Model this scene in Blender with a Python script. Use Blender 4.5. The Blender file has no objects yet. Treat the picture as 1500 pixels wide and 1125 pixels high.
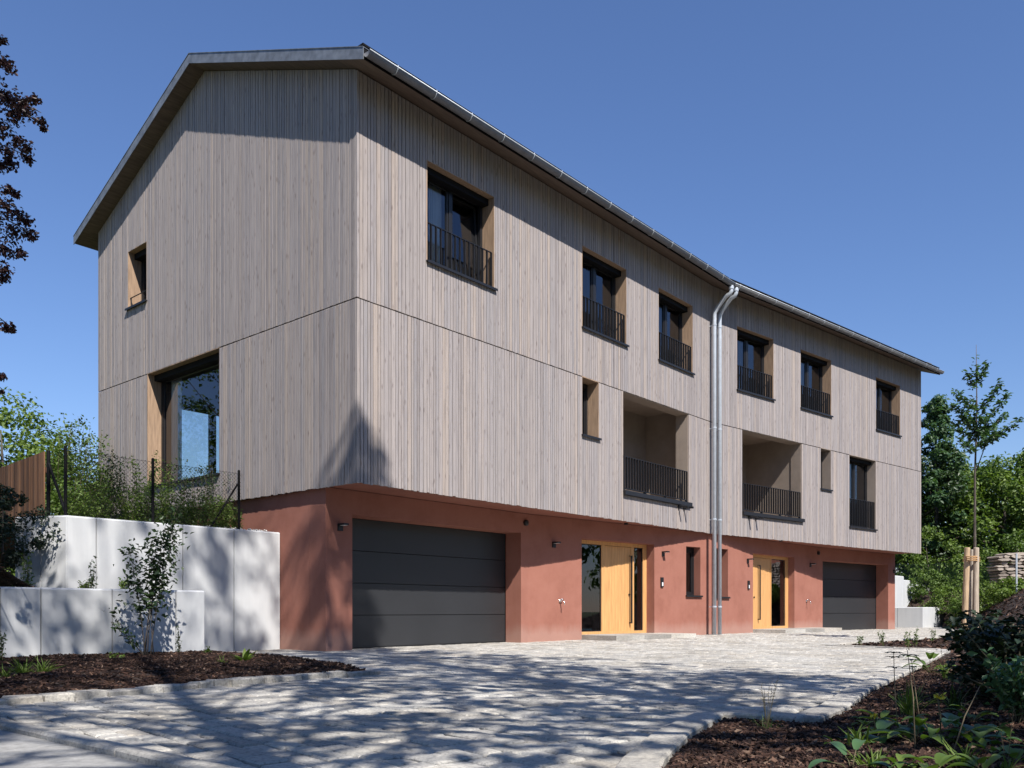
import bpy, math, random
import numpy as np
from mathutils import Vector, noise
R = random.Random(7)
NP = np.random.default_rng(11)
S = bpy.context.scene
COL = S.collection

# ------------------------------------------------------------------ camera, sky, sun
CAMX, CAMY, CAMZ = -8.652, -10.567, 0.667
AXF = (0.7607, 0.6491)                       # viewing direction in plan
AXR = (0.6491, -0.7607)                      # camera right in plan
cd = bpy.data.cameras.new('camera'); cam = bpy.data.objects.new('camera', cd); COL.objects.link(cam)
cam.location = (CAMX, CAMY, CAMZ)
cam.rotation_euler = (math.pi / 2, 0, math.atan2(AXF[1], AXF[0]) - math.pi / 2)
cd.sensor_width = 36; cd.lens = 1262.0 / 1500 * 36
cd.shift_y = (894.4 - 562.5) / 1500
cd.clip_start = 0.1; cd.clip_end = 2000
S.camera = cam
LX, LY = 0.357, 0.82                         # sun travel per metre of drop
EL = math.atan2(1, math.hypot(LX, LY)); AZ = math.atan2(-LX, -LY)
w = bpy.data.worlds.new('World'); S.world = w; w.use_nodes = True
nt = w.node_tree; bg = nt.nodes['Background']
sky = nt.nodes.new('ShaderNodeTexSky'); sky.sky_type = 'NISHITA'; sky.sun_disc = False
sky.sun_elevation = EL; sky.sun_rotation = AZ % (2 * math.pi)
sky.air_density = 1.3; sky.dust_density = 0.0; sky.ozone_density = 10.0; sky.altitude = 0
tint = nt.nodes.new('ShaderNodeMix'); tint.data_type = 'RGBA'; tint.blend_type = 'MULTIPLY'; tint.inputs[0].default_value = 1; tint.inputs[7].default_value = (1.07, 0.965, 1.04, 1)
nt.links.new(sky.outputs[0], tint.inputs[6]); nt.links.new(tint.outputs[2], bg.inputs[0]); bg.inputs[1].default_value = 0.088
sl = bpy.data.lights.new('sun', 'SUN'); sl.energy = 5.0; sl.angle = math.radians(0.53); sl.color = (1, 0.95, 0.88)
so = bpy.data.objects.new('sun', sl); COL.objects.link(so)
so.rotation_euler = Vector((LX, LY, -1)).to_track_quat('-Z', 'Y').to_euler()
so.location = (-20, -40, 50)
S.view_settings.view_transform = 'Standard'; S.view_settings.look = 'None'
S.view_settings.gamma = 1; S.view_settings.exposure = 0.60
S.view_settings.use_curve_mapping = False
S.render.engine = 'CYCLES'
S.cycles.max_bounces = 8; S.cycles.transparent_max_bounces = 12

# ------------------------------------------------------------------ materials
def new_mat(name, rough=0.6, metal=0.0, spec=0.4):
    m = bpy.data.materials.new(name); m.use_nodes = True
    n = m.node_tree; b = n.nodes['Principled BSDF']
    b.inputs['Roughness'].default_value = rough; b.inputs['Metallic'].default_value = metal
    b.inputs['Specular IOR Level'].default_value = spec
    return m, n, b
def N(n, t, **kw):
    x = n.nodes.new(t)
    for k, v in kw.items():
        if k in x.inputs: x.inputs[k].default_value = v
        else: setattr(x, k, v)
    return x
def ramp(n, src, stops):
    r = n.nodes.new('ShaderNodeValToRGB'); e = r.color_ramp.elements
    while len(e) < len(stops): e.new(0.5)
    for i, (p, c) in enumerate(stops):
        e[i].position = p; e[i].color = (*c, 1) if len(c) == 3 else c
    n.links.new(src, r.inputs[0]); return r.outputs[0]
def coords(n, scale=(1, 1, 1), off=None):
    tc = n.nodes.new('ShaderNodeTexCoord'); mp = n.nodes.new('ShaderNodeMapping')
    mp.inputs['Scale'].default_value = scale
    n.links.new(tc.outputs['Object'], mp.inputs[0])
    return mp
def worldpos(n, scale=(1, 1, 1)):
    g = n.nodes.new('ShaderNodeNewGeometry'); mp = n.nodes.new('ShaderNodeMapping')
    mp.inputs['Scale'].default_value = scale
    n.links.new(g.outputs['Position'], mp.inputs[0]); return mp
def tone(n):
    a = N(n, 'ShaderNodeAttribute', attribute_name='tone'); o = n.nodes.new('ShaderNodeObjectInfo')
    s = N(n, 'ShaderNodeMath', operation='ADD'); n.links.new(a.outputs['Fac'], s.inputs[0]); n.links.new(o.outputs['Random'], s.inputs[1])
    f = N(n, 'ShaderNodeMath', operation='FRACT'); n.links.new(s.outputs[0], f.inputs[0]); return f.outputs[0]
def mix(n, fac, a, b, mode='MIX'):
    m = N(n, 'ShaderNodeMix', data_type='RGBA', blend_type=mode)
    for i, s in ((0, fac), (6, a), (7, b)):
        if hasattr(s, 'is_output'): n.links.new(s, m.inputs[i])
        elif isinstance(s, (int, float)): m.inputs[i].default_value = s
        else: m.inputs[i].default_value = (*s, 1)
    return m.outputs[2]
def bump(n, b, h, strength=0.3, dist=0.01):
    x = N(n, 'ShaderNodeBump'); x.inputs['Strength'].default_value = strength; x.inputs['Distance'].default_value = dist
    n.links.new(h, x.inputs['Height']); n.links.new(x.outputs[0], b.inputs['Normal'])
def noise_tex(n, vec, scale, detail=4, rough=0.55):
    t = N(n, 'ShaderNodeTexNoise', Scale=scale, Detail=detail, Roughness=rough); n.links.new(vec.outputs[0], t.inputs['Vector']); return t.outputs['Fac']

def mat_boards():
    m, n, b = new_mat('weathered_larch', 0.75, 0, 0.2)
    t = tone(n)
    base = ramp(n, t, [(0, (0.257, 0.230, 0.226)), (0.22, (0.345, 0.307, 0.295)), (0.45, (0.298, 0.273, 0.274)), (0.6, (0.372, 0.315, 0.28)), (0.78, (0.28, 0.260, 0.263)), (1, (0.345, 0.303, 0.284))])
    mp = worldpos(n, (26, 26, 1.1))
    sh = N(n, 'ShaderNodeMath', operation='MULTIPLY'); n.links.new(t, sh.inputs[0]); sh.inputs[1].default_value = 37
    cb = N(n, 'ShaderNodeCombineXYZ'); n.links.new(sh.outputs[0], cb.inputs[2]); n.links.new(sh.outputs[0], cb.inputs[0])
    ad = N(n, 'ShaderNodeVectorMath', operation='ADD'); n.links.new(mp.outputs[0], ad.inputs[0]); n.links.new(cb.outputs[0], ad.inputs[1])
    g = noise_tex(n, ad, 1.6, 6, 0.65)
    gr = ramp(n, g, [(0.3, (0.72, 0.71, 0.72)), (0.5, (1, 1, 1)), (0.7, (1.14, 1.12, 1.1))])
    c = mix(n, 1.0, base, gr, 'MULTIPLY')
    mp2 = worldpos(n, (12, 12, 4.0)); ad2 = N(n, 'ShaderNodeVectorMath', operation='ADD'); n.links.new(mp2.outputs[0], ad2.inputs[0]); n.links.new(cb.outputs[0], ad2.inputs[1])
    v = N(n, 'ShaderNodeTexVoronoi', Scale=1.0); n.links.new(ad2.outputs[0], v.inputs['Vector'])
    k = ramp(n, v.outputs['Distance'], [(0.07, (1, 1, 1)), (0.26, (0, 0, 0))])
    big = noise_tex(n, worldpos(n), 3.0, 2)
    kk = N(n, 'ShaderNodeMath', operation='MULTIPLY'); n.links.new(k, kk.inputs[0])
    kb = ramp(n, big, [(0.38, (0.12, 0.12, 0.12)), (0.55, (0.6, 0.6, 0.6))]); n.links.new(kb, kk.inputs[1])
    c = mix(n, kk.outputs[0], c, (0.13, 0.10, 0.095))
    n.links.new(c, b.inputs['Base Color']); bump(n, b, g, 0.25, 0.004)
    return m
def mat_simple(name, col, rough=0.6, metal=0, spec=0.4, var=0.08, scale=3.0, bumps=0, bscale=80, stretch=(1, 1, 1)):
    m, n, b = new_mat(name, rough, metal, spec)
    f = noise_tex(n, worldpos(n, stretch), scale, 5, 0.6)
    lo = tuple(max(0, c * (1 - var * 2)) for c in col); hi = tuple(min(1, c * (1 + var * 2)) for c in col)
    n.links.new(ramp(n, f, [(0.3, lo), (0.7, hi)]), b.inputs['Base Color'])
    if bumps: bump(n, b, noise_tex(n, worldpos(n, stretch), bscale, 3), bumps, 0.004)
    return m
def mat_render_red():
    m, n, b = new_mat('red_mineral_render', 0.9, 0, 0.15)
    f = noise_tex(n, worldpos(n), 1.3, 8, 0.72)
    c = ramp(n, f, [(0.28, (0.255, 0.105, 0.076)), (0.5, (0.305, 0.131, 0.097)), (0.75, (0.338, 0.152, 0.114))])
    c = mix(n, 0.18, c, ramp(n, noise_tex(n, worldpos(n, (6, 6, 0.8)), 1.1, 5), [(0.35, (0.82, 0.80, 0.79)), (0.6, (1.03, 1.03, 1.03))]), 'MULTIPLY')
    g = N(n, 'ShaderNodeSeparateXYZ'); p = worldpos(n); n.links.new(p.outputs[0], g.inputs[0])
    spl = noise_tex(n, worldpos(n, (1, 1, 0.3)), 5, 4)
    zz = N(n, 'ShaderNodeMath', operation='MULTIPLY_ADD'); n.links.new(spl, zz.inputs[0]); zz.inputs[1].default_value = -0.35; n.links.new(g.outputs[2], zz.inputs[2])
    d = ramp(n, zz.outputs[0], [(0.0, (0.5, 0.5, 0.5)), (0.22, (0, 0, 0))])   # splashed dust along the base
    c = mix(n, d, c, (0.40, 0.26, 0.215))
    n.links.new(c, b.inputs['Base Color']); bump(n, b, noise_tex(n, worldpos(n), 160, 2), 0.35, 0.003)
    return m
def mat_concrete():
    m, n, b = new_mat('pale_precast_concrete', 0.8, 0, 0.25)
    f = noise_tex(n, worldpos(n, (1, 1, 0.6)), 2.2, 7, 0.65)
    c = ramp(n, f, [(0.28, (0.47, 0.48, 0.50)), (0.5, (0.53, 0.54, 0.55)), (0.75, (0.57, 0.575, 0.58))])
    st = noise_tex(n, worldpos(n, (7, 7, 0.35)), 1.5, 4)
    c = mix(n, 0.13, c, ramp(n, st, [(0.35, (0.6, 0.61, 0.63)), (0.6, (1, 1, 1))]), 'MULTIPLY')
    n.links.new(c, b.inputs['Base Color']); bump(n, b, noise_tex(n, worldpos(n), 60, 3), 0.15, 0.003)
    return m
def mat_stone():
    m, n, b = new_mat('granite_sett', 0.8, 0, 0.3)
    t = tone(n)
    base = ramp(n, t, [(0, (0.30, 0.288, 0.27)), (0.3, (0.45, 0.432, 0.40)), (0.6, (0.38, 0.368, 0.345)), (0.8, (0.51, 0.488, 0.445)), (1, (0.41, 0.378, 0.333))])
    f = noise_tex(n, worldpos(n), 45, 5, 0.7)
    c = mix(n, 1.0, base, ramp(n, f, [(0.3, (0.5, 0.5, 0.52)), (0.5, (1, 1, 1)), (0.72, (1.3, 1.29, 1.25))]), 'MULTIPLY')
    big = noise_tex(n, worldpos(n), 1.1, 4)
    c = mix(n, 0.6, c, ramp(n, big, [(0.35, (0.66, 0.63, 0.58)), (0.6, (1.05, 1.05, 1.04))]), 'MULTIPLY')
    n.links.new(c, b.inputs['Base Color']); bump(n, b, noise_tex(n, worldpos(n), 30, 5, 0.7), 0.8, 0.012)
    return m
def mat_leaf(name, cols, trans=0.3, rough=0.5):
    m, n, b = new_mat(name, rough, 0, 0.35)
    t = tone(n); c = ramp(n, t, [(i / (len(cols) - 1), cl) for i, cl in enumerate(cols)])
    n.links.new(c, b.inputs['Base Color'])
    tr = n.nodes.new('ShaderNodeBsdfTranslucent'); br = mix(n, 1.0, c, (1.5, 1.7, 0.7), 'MULTIPLY'); n.links.new(br, tr.inputs[0])
    mx = n.nodes.new('ShaderNodeMixShader'); mx.inputs[0].default_value = trans
    n.links.new(b.outputs[0], mx.inputs[1]); n.links.new(tr.outputs[0], mx.inputs[2])
    n.links.new(mx.outputs[0], n.nodes['Material Output'].inputs[0]); return m
def mat_glass():
    m = bpy.data.materials.new('window_glass'); m.use_nodes = True; n = m.node_tree; n.nodes.remove(n.nodes['Principled BSDF'])
    tr = n.nodes.new('ShaderNodeBsdfTransparent'); tr.inputs[0].default_value = (0.82, 0.86, 0.84, 1)
    gl = n.nodes.new('ShaderNodeBsdfGlossy'); gl.inputs['Roughness'].default_value = 0.0; gl.inputs[0].default_value = (0.9, 0.92, 1.0, 1)
    fr = N(n, 'ShaderNodeFresnel', IOR=1.65); mu = N(n, 'ShaderNodeMath', operation='MULTIPLY_ADD'); n.links.new(fr.outputs[0], mu.inputs[0]); mu.inputs[1].default_value = 1.1; mu.inputs[2].default_value = 0.025; mu.use_clamp = True
    mx = n.nodes.new('ShaderNodeMixShader'); n.links.new(mu.outputs[0], mx.inputs[0]); n.links.new(tr.outputs[0], mx.inputs[1]); n.links.new(gl.outputs[0], mx.inputs[2])
    n.links.new(mx.outputs[0], n.nodes['Material Output'].inputs[0]); return m
def mat_tone(name, stops, rough=0.8, nscale=20, bumps=0.3, stretch=(1, 1, 1)):
    m, n, b = new_mat(name, rough, 0, 0.2); t = tone(n)
    c = ramp(n, t, stops); f = noise_tex(n, worldpos(n, stretch), nscale, 5, 0.65)
    c = mix(n, 1.0, c, ramp(n, f, [(0.3, (0.6, 0.6, 0.6)), (0.55, (1, 1, 1)), (0.75, (1.2, 1.2, 1.2))]), 'MULTIPLY')
    n.links.new(c, b.inputs['Base Color'])
    if bumps: bump(n, b, f, bumps, 0.005)
    return m

M = dict(
    board=mat_boards(), red=mat_render_red(), concrete=mat_concrete(), stone=mat_stone(), glass=mat_glass(),
    membrane=mat_simple('black_backing_membrane', (0.018, 0.017, 0.018), 0.9),
    reveal=mat_simple('brown_timber_reveal', (0.33, 0.225, 0.15), 0.6, var=0.14, scale=2.5, stretch=(14, 14, 1.2)),
    soffit=mat_simple('brown_timber_soffit', (0.14, 0.10, 0.075), 0.7, var=0.16, scale=3, stretch=(1, 9, 9)),
    dark=mat_simple('anthracite_metal', (0.012, 0.012, 0.014), 0.45, 0.0, 0.5, var=0.05),
    garage=mat_simple('anthracite_garage_panel', (0.027, 0.028, 0.031), 0.42, 0, 0.5, var=0.05, scale=1.0),
    zinc=mat_simple('galvanised_zinc', (0.50, 0.54, 0.59), 0.4, 0.2, 0.5, var=0.05, scale=10),
    zinc_mid=mat_simple('dull_zinc_gutter', (0.20, 0.20, 0.205), 0.5, 0.3, 0.4, var=0.08, scale=8),
    zinc_dark=mat_simple('weathered_zinc_sheet', (0.20, 0.215, 0.235), 0.5, 0.4, 0.5, var=0.16, scale=6),
    tiles=mat_tone('terracotta_roof_tile', [(0, (0.36, 0.115, 0.07)), (0.5, (0.43, 0.15, 0.09)), (1, (0.30, 0.095, 0.065))], 0.75, 30),
    oak=mat_simple('oiled_oak', (0.58, 0.315, 0.125), 0.5, 0, 0.35, var=0.10, scale=2.2, stretch=(22, 22, 0.9)),
    plaster=mat_simple('beige_loggia_render', (0.28, 0.228, 0.188), 0.85, var=0.05, bumps=0.15, bscale=120),
    room=mat_simple('interior_plaster', (0.20, 0.18, 0.16), 0.9, var=0.02),
    black=mat_simple('black_coated_steel', (0.007, 0.007, 0.008), 0.7, 0, 0.15, var=0.02),
    curtain=mat_simple('white_curtain', (0.72, 0.72, 0.74), 0.9, var=0.04, scale=6, stretch=(9, 9, 0.4)),
    chrome=mat_simple('polished_chrome', (0.8, 0.8, 0.8), 0.15, 1.0, 0.5, var=0.02),
    screen=mat_simple('pale_intercom_plate', (0.75, 0.76, 0.78), 0.3, var=0.02),
    joint=mat_simple('dark_joint_grit', (0.12, 0.115, 0.105), 0.95, var=0.2, scale=40, bumps=0.4),
    asphalt=mat_simple('grey_asphalt', (0.30, 0.295, 0.285), 0.9, var=0.12, scale=25, bumps=0.5, bscale=150),
    soil=mat_simple('dark_bark_soil', (0.035, 0.023, 0.018), 0.95, var=0.35, scale=14, bumps=0.9, bscale=45),
    earth=mat_simple('earth_and_grass', (0.075, 0.085, 0.03), 0.95, var=0.3, scale=1.5, bumps=0.6, bscale=30),
    chip=mat_tone('bark_chip', [(0, (0.015, 0.009, 0.008)), (0.45, (0.034, 0.019, 0.014)), (0.75, (0.066, 0.035, 0.025)), (0.92, (0.13, 0.075, 0.052)), (1, (0.26, 0.18, 0.13))], 0.8, 30),
    pebble=mat_tone('white_pebble', [(0, (0.6, 0.59, 0.57)), (1, (0.78, 0.77, 0.74))], 0.7, 20, 0.1),
    plank=mat_tone('brown_fence_plank', [(0, (0.07, 0.036, 0.022)), (0.4, (0.15, 0.075, 0.042)), (0.75, (0.23, 0.12, 0.065)), (1, (0.10, 0.055, 0.035))], 0.75, 3, 0.3, (9, 9, 0.7)),
    stake=mat_tone('peeled_pine_stake', [(0, (0.50, 0.37, 0.25)), (0.5, (0.46, 0.40, 0.34)), (1, (0.55, 0.36, 0.19))], 0.7, 3, 0.3, (8, 8, 1)),
    rope=mat_simple('coir_rope', (0.52, 0.31, 0.15), 0.9, var=0.2, scale=60, bumps=0.5),
    log=mat_tone('weathered_split_log', [(0, (0.16, 0.13, 0.11)), (0.5, (0.33, 0.28, 0.24)), (1, (0.46, 0.39, 0.33))], 0.85, 6, 0.5, (2, 2, 6)),
    bark=mat_simple('grey_bark', (0.085, 0.07, 0.058), 0.9, var=0.3, scale=9, bumps=0.8, bscale=30, stretch=(3, 3, 0.6)),
    stem=mat_simple('green_brown_stem', (0.10, 0.085, 0.045), 0.8, var=0.2),
    dry=mat_simple('dry_straw_stem', (0.20, 0.155, 0.095), 0.8, var=0.2),
    petal=mat_simple('yellow_petal', (0.68, 0.58, 0.05), 0.6, var=0.1),
    stucco=mat_simple('cream_house_render', (0.5, 0.47, 0.42), 0.9, var=0.05),
    wire=mat_simple('green_fence_wire', (0.03, 0.075, 0.065), 0.5, 0, 0.4),
    lf_green=mat_leaf('mid_green_leaf', [(0.05, 0.09, 0.017), (0.085, 0.14, 0.027), (0.115, 0.175, 0.038), (0.065, 0.11, 0.023)]),
    lf_dark=mat_leaf('dark_green_leaf', [(0.018, 0.038, 0.014), (0.032, 0.060, 0.020), (0.045, 0.078, 0.024), (0.025, 0.046, 0.018)], 0.18, 0.4),
    lf_blue=mat_leaf('bluish_green_leaf', [(0.035, 0.075, 0.035), (0.055, 0.11, 0.05), (0.08, 0.14, 0.06), (0.045, 0.085, 0.04)]),
    lf_light=mat_leaf('light_green_leaf', [(0.07, 0.12, 0.022), (0.11, 0.17, 0.03), (0.15, 0.21, 0.045), (0.09, 0.14, 0.03)]),
    lf_copper=mat_leaf('copper_beech_leaf', [(0.022, 0.011, 0.012), (0.04, 0.017, 0.017), (0.06, 0.026, 0.022), (0.03, 0.014, 0.014)], 0.12, 0.4),
    lf_bush=mat_leaf('glossy_bush_leaf', [(0.012, 0.022, 0.012), (0.02, 0.036, 0.018), (0.03, 0.05, 0.024), (0.016, 0.028, 0.016)], 0.12, 0.5),
    lf_teal=mat_leaf('blue_green_broad_leaf', [(0.045, 0.10, 0.05), (0.075, 0.15, 0.065), (0.10, 0.18, 0.07)], 0.25, 0.4),
)

# ------------------------------------------------------------------ mesh helpers
def link(o, parent=None):
    COL.objects.link(o)
    if parent is not None: o.parent = parent
    return o
def empty(name, loc=(0, 0, 0)):
    o = bpy.data.objects.new(name, None); o.location = loc; o.empty_display_size = 0.2; return link(o)
def tag(o, label, cat, group=None):
    o['label'] = label; o['category'] = cat
    if group: o['group'] = group
    return o
def ident(u, v, z): return (u, v, z)
class MB:
    def __init__(s): s.v = []; s.f = []; s.t = []
    def add(s, vs, fs, t=0.0):
        k = len(s.v); s.v += [tuple(p) for p in vs]; s.f += [tuple(i + k for i in f) for f in fs]; s.t += [t] * len(fs)
    def hexa(s, p, t=0.0):
        """8 points: bottom ring 0-3, top ring 4-7"""
        a = Vector(p[1]) - Vector(p[0]); b = Vector(p[3]) - Vector(p[0]); c = Vector(p[4]) - Vector(p[0])
        fs = [(3, 2, 1, 0), (4, 5, 6, 7), (0, 1, 5, 4), (1, 2, 6, 5), (2, 3, 7, 6), (3, 0, 4, 7)]
        if a.cross(b).dot(c) < 0: fs = [f[::-1] for f in fs]
        s.add(p, fs, t)
    def box(s, u0, u1, v0, v1, z0, z1, T=ident, t=0.0):
        s.hexa([T(u0, v0, z0), T(u1, v0, z0), T(u1, v1, z0), T(u0, v1, z0), T(u0, v0, z1), T(u1, v0, z1), T(u1, v1, z1), T(u0, v1, z1)], t)
    def tube(s, pts, r, n=8, t=0.0, cap=True):
        pts = [Vector(p) for p in pts]; rs = r if isinstance(r, (list, tuple)) else [r] * len(pts)
        vs = []; prev = None
        for i, p in enumerate(pts):
            d = (pts[min(i + 1, len(pts) - 1)] - pts[max(i - 1, 0)]).normalized()
            if prev is None:
                a = d.orthogonal().normalized()
            else:
                a = (prev - d * prev.dot(d)); a = a.normalized() if a.length > 1e-6 else d.orthogonal().normalized()
            prev = a; b = d.cross(a)
            for k in range(n):
                an = 2 * math.pi * k / n; vs.append(p + (a * math.cos(an) + b * math.sin(an)) * rs[i])
        fs = []
        for i in range(len(pts) - 1):
            for k in range(n):
                fs.append((i * n + k, i * n + (k + 1) % n, (i + 1) * n + (k + 1) % n, (i + 1) * n + k))
        if cap: fs.append(tuple(range(n))[::-1]); fs.append(tuple((len(pts) - 1) * n + k for k in range(n)))
        s.add(vs, fs, t)
    def mesh(s, name, mat):
        me = bpy.data.meshes.new(name); me.from_pydata(s.v, [], s.f); me.materials.append(mat)
        a = me.attributes.new('tone', 'FLOAT', 'FACE'); a.data.foreach_set('value', s.t); return me
    def build(s, name, mat, parent=None, smooth=False, kind=None):
        me = s.mesh(name, mat)
        if smooth: me.polygons.foreach_set('use_smooth', [True] * len(me.polygons))
        o = bpy.data.objects.new(name, me); link(o, parent)
        if kind: o['kind'] = kind
        return o
def local(o, p):
    return o
def leaf_mesh(name, mat, C, Nn, size, aspect=0.55, parent=None, kind=None, droop=0.15):
    """many single leaves: centre C, normal Nn, each two triangles folded along the midrib"""
    n = len(C); C = np.asarray(C, float); Nn = np.asarray(Nn, float); Nn /= np.linalg.norm(Nn, axis=1)[:, None] + 1e-9
    rv = NP.normal(size=(n, 3)); a = np.cross(Nn, rv); a /= np.linalg.norm(a, axis=1)[:, None] + 1e-9; b = np.cross(Nn, a)
    L = np.broadcast_to(np.asarray(size, float), (n,))[:, None] * NP.uniform(0.7, 1.25, (n, 1)); W = L * aspect
    V = np.empty((n, 4, 3))
    V[:, 0] = C - a * L * 0.5; V[:, 1] = C + b * W * 0.5 + Nn * L * droop - a * L * 0.06; V[:, 2] = C + a * L * 0.5 - Nn * L * droop * 0.5; V[:, 3] = C - b * W * 0.5 + Nn * L * droop - a * L * 0.06
    me = bpy.data.meshes.new(name); me.vertices.add(n * 4); me.vertices.foreach_set('co', V.ravel())
    base = np.arange(n)[:, None] * 4; tri = np.concatenate([base + np.array([[0, 1, 2]]), base + np.array([[0, 2, 3]])], axis=1).reshape(-1)
    me.loops.add(n * 6); me.loops.foreach_set('vertex_index', tri.astype(np.int32))
    me.polygons.add(n * 2); me.polygons.foreach_set('loop_start', np.arange(0, n * 6, 3, dtype=np.int32))
    me.update(calc_edges=True)
    at = me.attributes.new('tone', 'FLOAT', 'FACE'); at.data.foreach_set('value', np.repeat(NP.uniform(0, 1, n), 2))
    me.materials.append(mat); o = bpy.data.objects.new(name, me); link(o, parent)
    if kind: o['kind'] = kind
    return o
def pxp(x, y, Z):
    """world point seen at photo pixel (x, y) at depth Z"""
    l = (x - 750) / 1262 * Z
    return Vector((CAMX + AXF[0] * Z + AXR[0] * l, CAMY + AXF[1] * Z + AXR[1] * l, CAMZ + (894.4 - y) * Z / 1262))
def ground(x, y, z=0.0):
    Z = (CAMZ - z) * 1262 / (y - 894.4); return pxp(x, y, Z)
def inpoly(x, y, P):
    c = False; j = len(P) - 1
    for i in range(len(P)):
        (xi, yi), (xj, yj) = P[i], P[j]
        if (yi > y) != (yj > y) and x < (xj - xi) * (y - yi) / (yj - yi) + xi: c = not c
        j = i
    return c

# ------------------------------------------------------------------ wings of the house
TH = math.radians(8.683); KX, KY = 11.732, 0.0
D2 = (math.cos(TH), -math.sin(TH)); N2 = (math.sin(TH), math.cos(TH)); TB = math.tan(TH / 2)
L1 = 11.732; L2 = 12.18; DEP = 8.99
def T1(u, v, z): return (u, v, z)
def T2(u, v, z): return (KX + u * D2[0] + v * N2[0], KY + u * D2[1] + v * N2[1], z)
def TG(u, v, z): return (v, u, z)                       # gable: u runs back, v runs inwards
def TS(P, Q):
    dx, dy = Q[0] - P[0], Q[1] - P[1]; l = math.hypot(dx, dy); dx /= l; dy /= l
    return (lambda u, v, z: (P[0] + u * dx - v * dy, P[1] + u * dy + v * dx, z)), l
ZB, ZJ = 2.66, 5.556
def roofz(v): return 9.125 + 0.4 * v if v <= DEP / 2 else 9.125 + 0.4 * (DEP - v)
RT = 0.145
GA, GB_ = (0.09, 0.90), (5.3, 0.90); GK = (11.732, 0.115); GC = (18.788, -0.167); GD = (23.839, -0.939)
S1, SL1 = TS(GA, GB_); S2, SL2 = TS(GB_, GK); S3, SL3 = TS(GK, GC); S4, SL4 = TS(GC, GD)
house = empty('semi_detached_house', (0, 0, 0))
tag(house, 'grey timber clad double house on a red rendered ground floor', 'house')

# openings: (u0, u1, z0, z1)
OP1 = dict(W1=(1.523, 3.226, 6.60, 8.30), W2=(6.003, 7.68, 6.60, 8.30), W3=(9.068, 10.708, 6.60, 8.30), W4=(5.996, 6.594, 4.35, ZJ), LG1=(7.55, 10.51, 3.34, ZJ))
OP2 = dict(W5=(1.114, 2.855, 6.60, 8.30), W6=(4.284, 6.022, 6.60, 8.30), W7=(8.87, 10.571, 6.60, 8.30), W8=(5.407, 6.002, 4.34, ZJ), W9=(7.13, 8.847, 3.31, ZJ), LG2=(1.35, 4.344, 3.34, ZJ))
OPG = dict(GS=(6.765, 7.574, 7.09, 8.305), GBW=(3.975, 6.724, 3.22, ZJ))

def grid_wall(mb, T, u0, u1, z0, z1, v0, v1, ops):
    us = sorted({u0, u1, *[min(max(x, u0), u1) for o in ops for x in o[:2]]}); zs = sorted({z0, z1, *[min(max(x, z0), z1) for o in ops for x in o[2:]]})
    for a, b in zip(us, us[1:]):
        zc = None
        for c, d in zip(zs, zs[1:]):
            hole = any(o[0] - 1e-6 <= a and b <= o[1] + 1e-6 and o[2] - 1e-6 <= c and d <= o[3] + 1e-6 for o in ops)
            if hole:
                if zc is not None: mb.box(a, b, v0, v1, zc, c, T); zc = None
            elif zc is None: zc = c
        if zc is not None: mb.box(a, b, v0, v1, zc, z1, T)

# ---- structural walls behind the cladding
wl = MB()
grid_wall(wl, T1, 0.062, L1 + 0.02, 2.702, 9.10, 0.058, 0.35, list(OP1.values())); wl.build('front_wall', M['membrane'], house)
wl = MB()
grid_wall(wl, T2, -0.02, L2 - 0.03, 2.702, 9.10, 0.058, 0.35, list(OP2.values())); wl.build('front_wall', M['membrane'], house)
wl = MB(); grid_wall(wl, TG, 0.355, DEP - 0.03, 2.702, 9.10, 0.060, 0.36, list(OPG.values()))
wl.hexa([(0.060, 0.06, 9.10), (0.060, DEP - 0.06, 9.10), (0.34, DEP - 0.06, 9.10), (0.34, 0.06, 9.10), (0.060, DEP / 2 - .02, 10.88), (0.060, DEP / 2 + .02, 10.88), (0.34, DEP / 2 + .02, 10.88), (0.34, DEP / 2 - .02, 10.88)])
wl.build('gable_wall', M['membrane'], house)
wl = MB()
grid_wall(wl, T1, 0.06, L1 + 0.66, 0.0, 9.12, DEP - 0.3, DEP - .035, [(1.80, 4.6, 3.2, 5.51)])
wl.build('rear_wall', M['room'], house)
wl = MB(); wl.box(-0.65, L2 - .04, DEP - 0.3, DEP - .035, 0, 9.12, T2); wl.build('rear_wall', M['room'], house)
wl = MB(); wl.box(L2 - 0.3, L2 - 0.03, 0.36, DEP - 0.31, 2.702, 9.1, T2)
wl.hexa([T2(L2 - .3, .1, 9.1), T2(L2 - .3, DEP - .1, 9.1), T2(L2 - .03, DEP - .1, 9.1), T2(L2 - .03, .1, 9.1), T2(L2 - .3, DEP / 2 - .02, 10.88), T2(L2 - .3, DEP / 2 + .02, 10.88), T2(L2 - .03, DEP / 2 + .02, 10.88), T2(L2 - .03, DEP / 2 - .02, 10.88)])
wl.build('end_wall', M['room'], house)
fl = MB()
for T, a, b in ((T1, 0.05, L1 + 0.3), (T2, 0.0, L2 - 0.35)):
    fl.box(a, b, 1.0, DEP - 0.32, 2.72, 3.2, T); fl.box(a + .32, b, 0.37, 0.99, 2.72, 3.2, T)
    fl.box(a + .32, b, 0.37, DEP - 0.32, 5.80, 6.2, T); fl.box(a + .32, b, 0.37, DEP - 0.32, 8.9, 9.0, T)
    for k in (0.55,):
        fl.box(a + (b - a) * k, a + (b - a) * k + .12, 2.4, DEP - 0.32, 0.02, 2.7, T)
    fl.box(a + (b - a) * .5, a + (b - a) * .5 + .12, 2.4, DEP - 0.32, 6.21, 8.89, T)
fl.box(5.4, 5.5, 0.37, DEP - .32, 3.21, 5.79, T1); fl.box(4.5, 4.62, 0.37, DEP - .32, 6.21, 8.89, T1)
for T in (T1, T2): fl.box(.45, 11.3, 4.2, 4.3, 6.21, 8.89, T)
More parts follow.
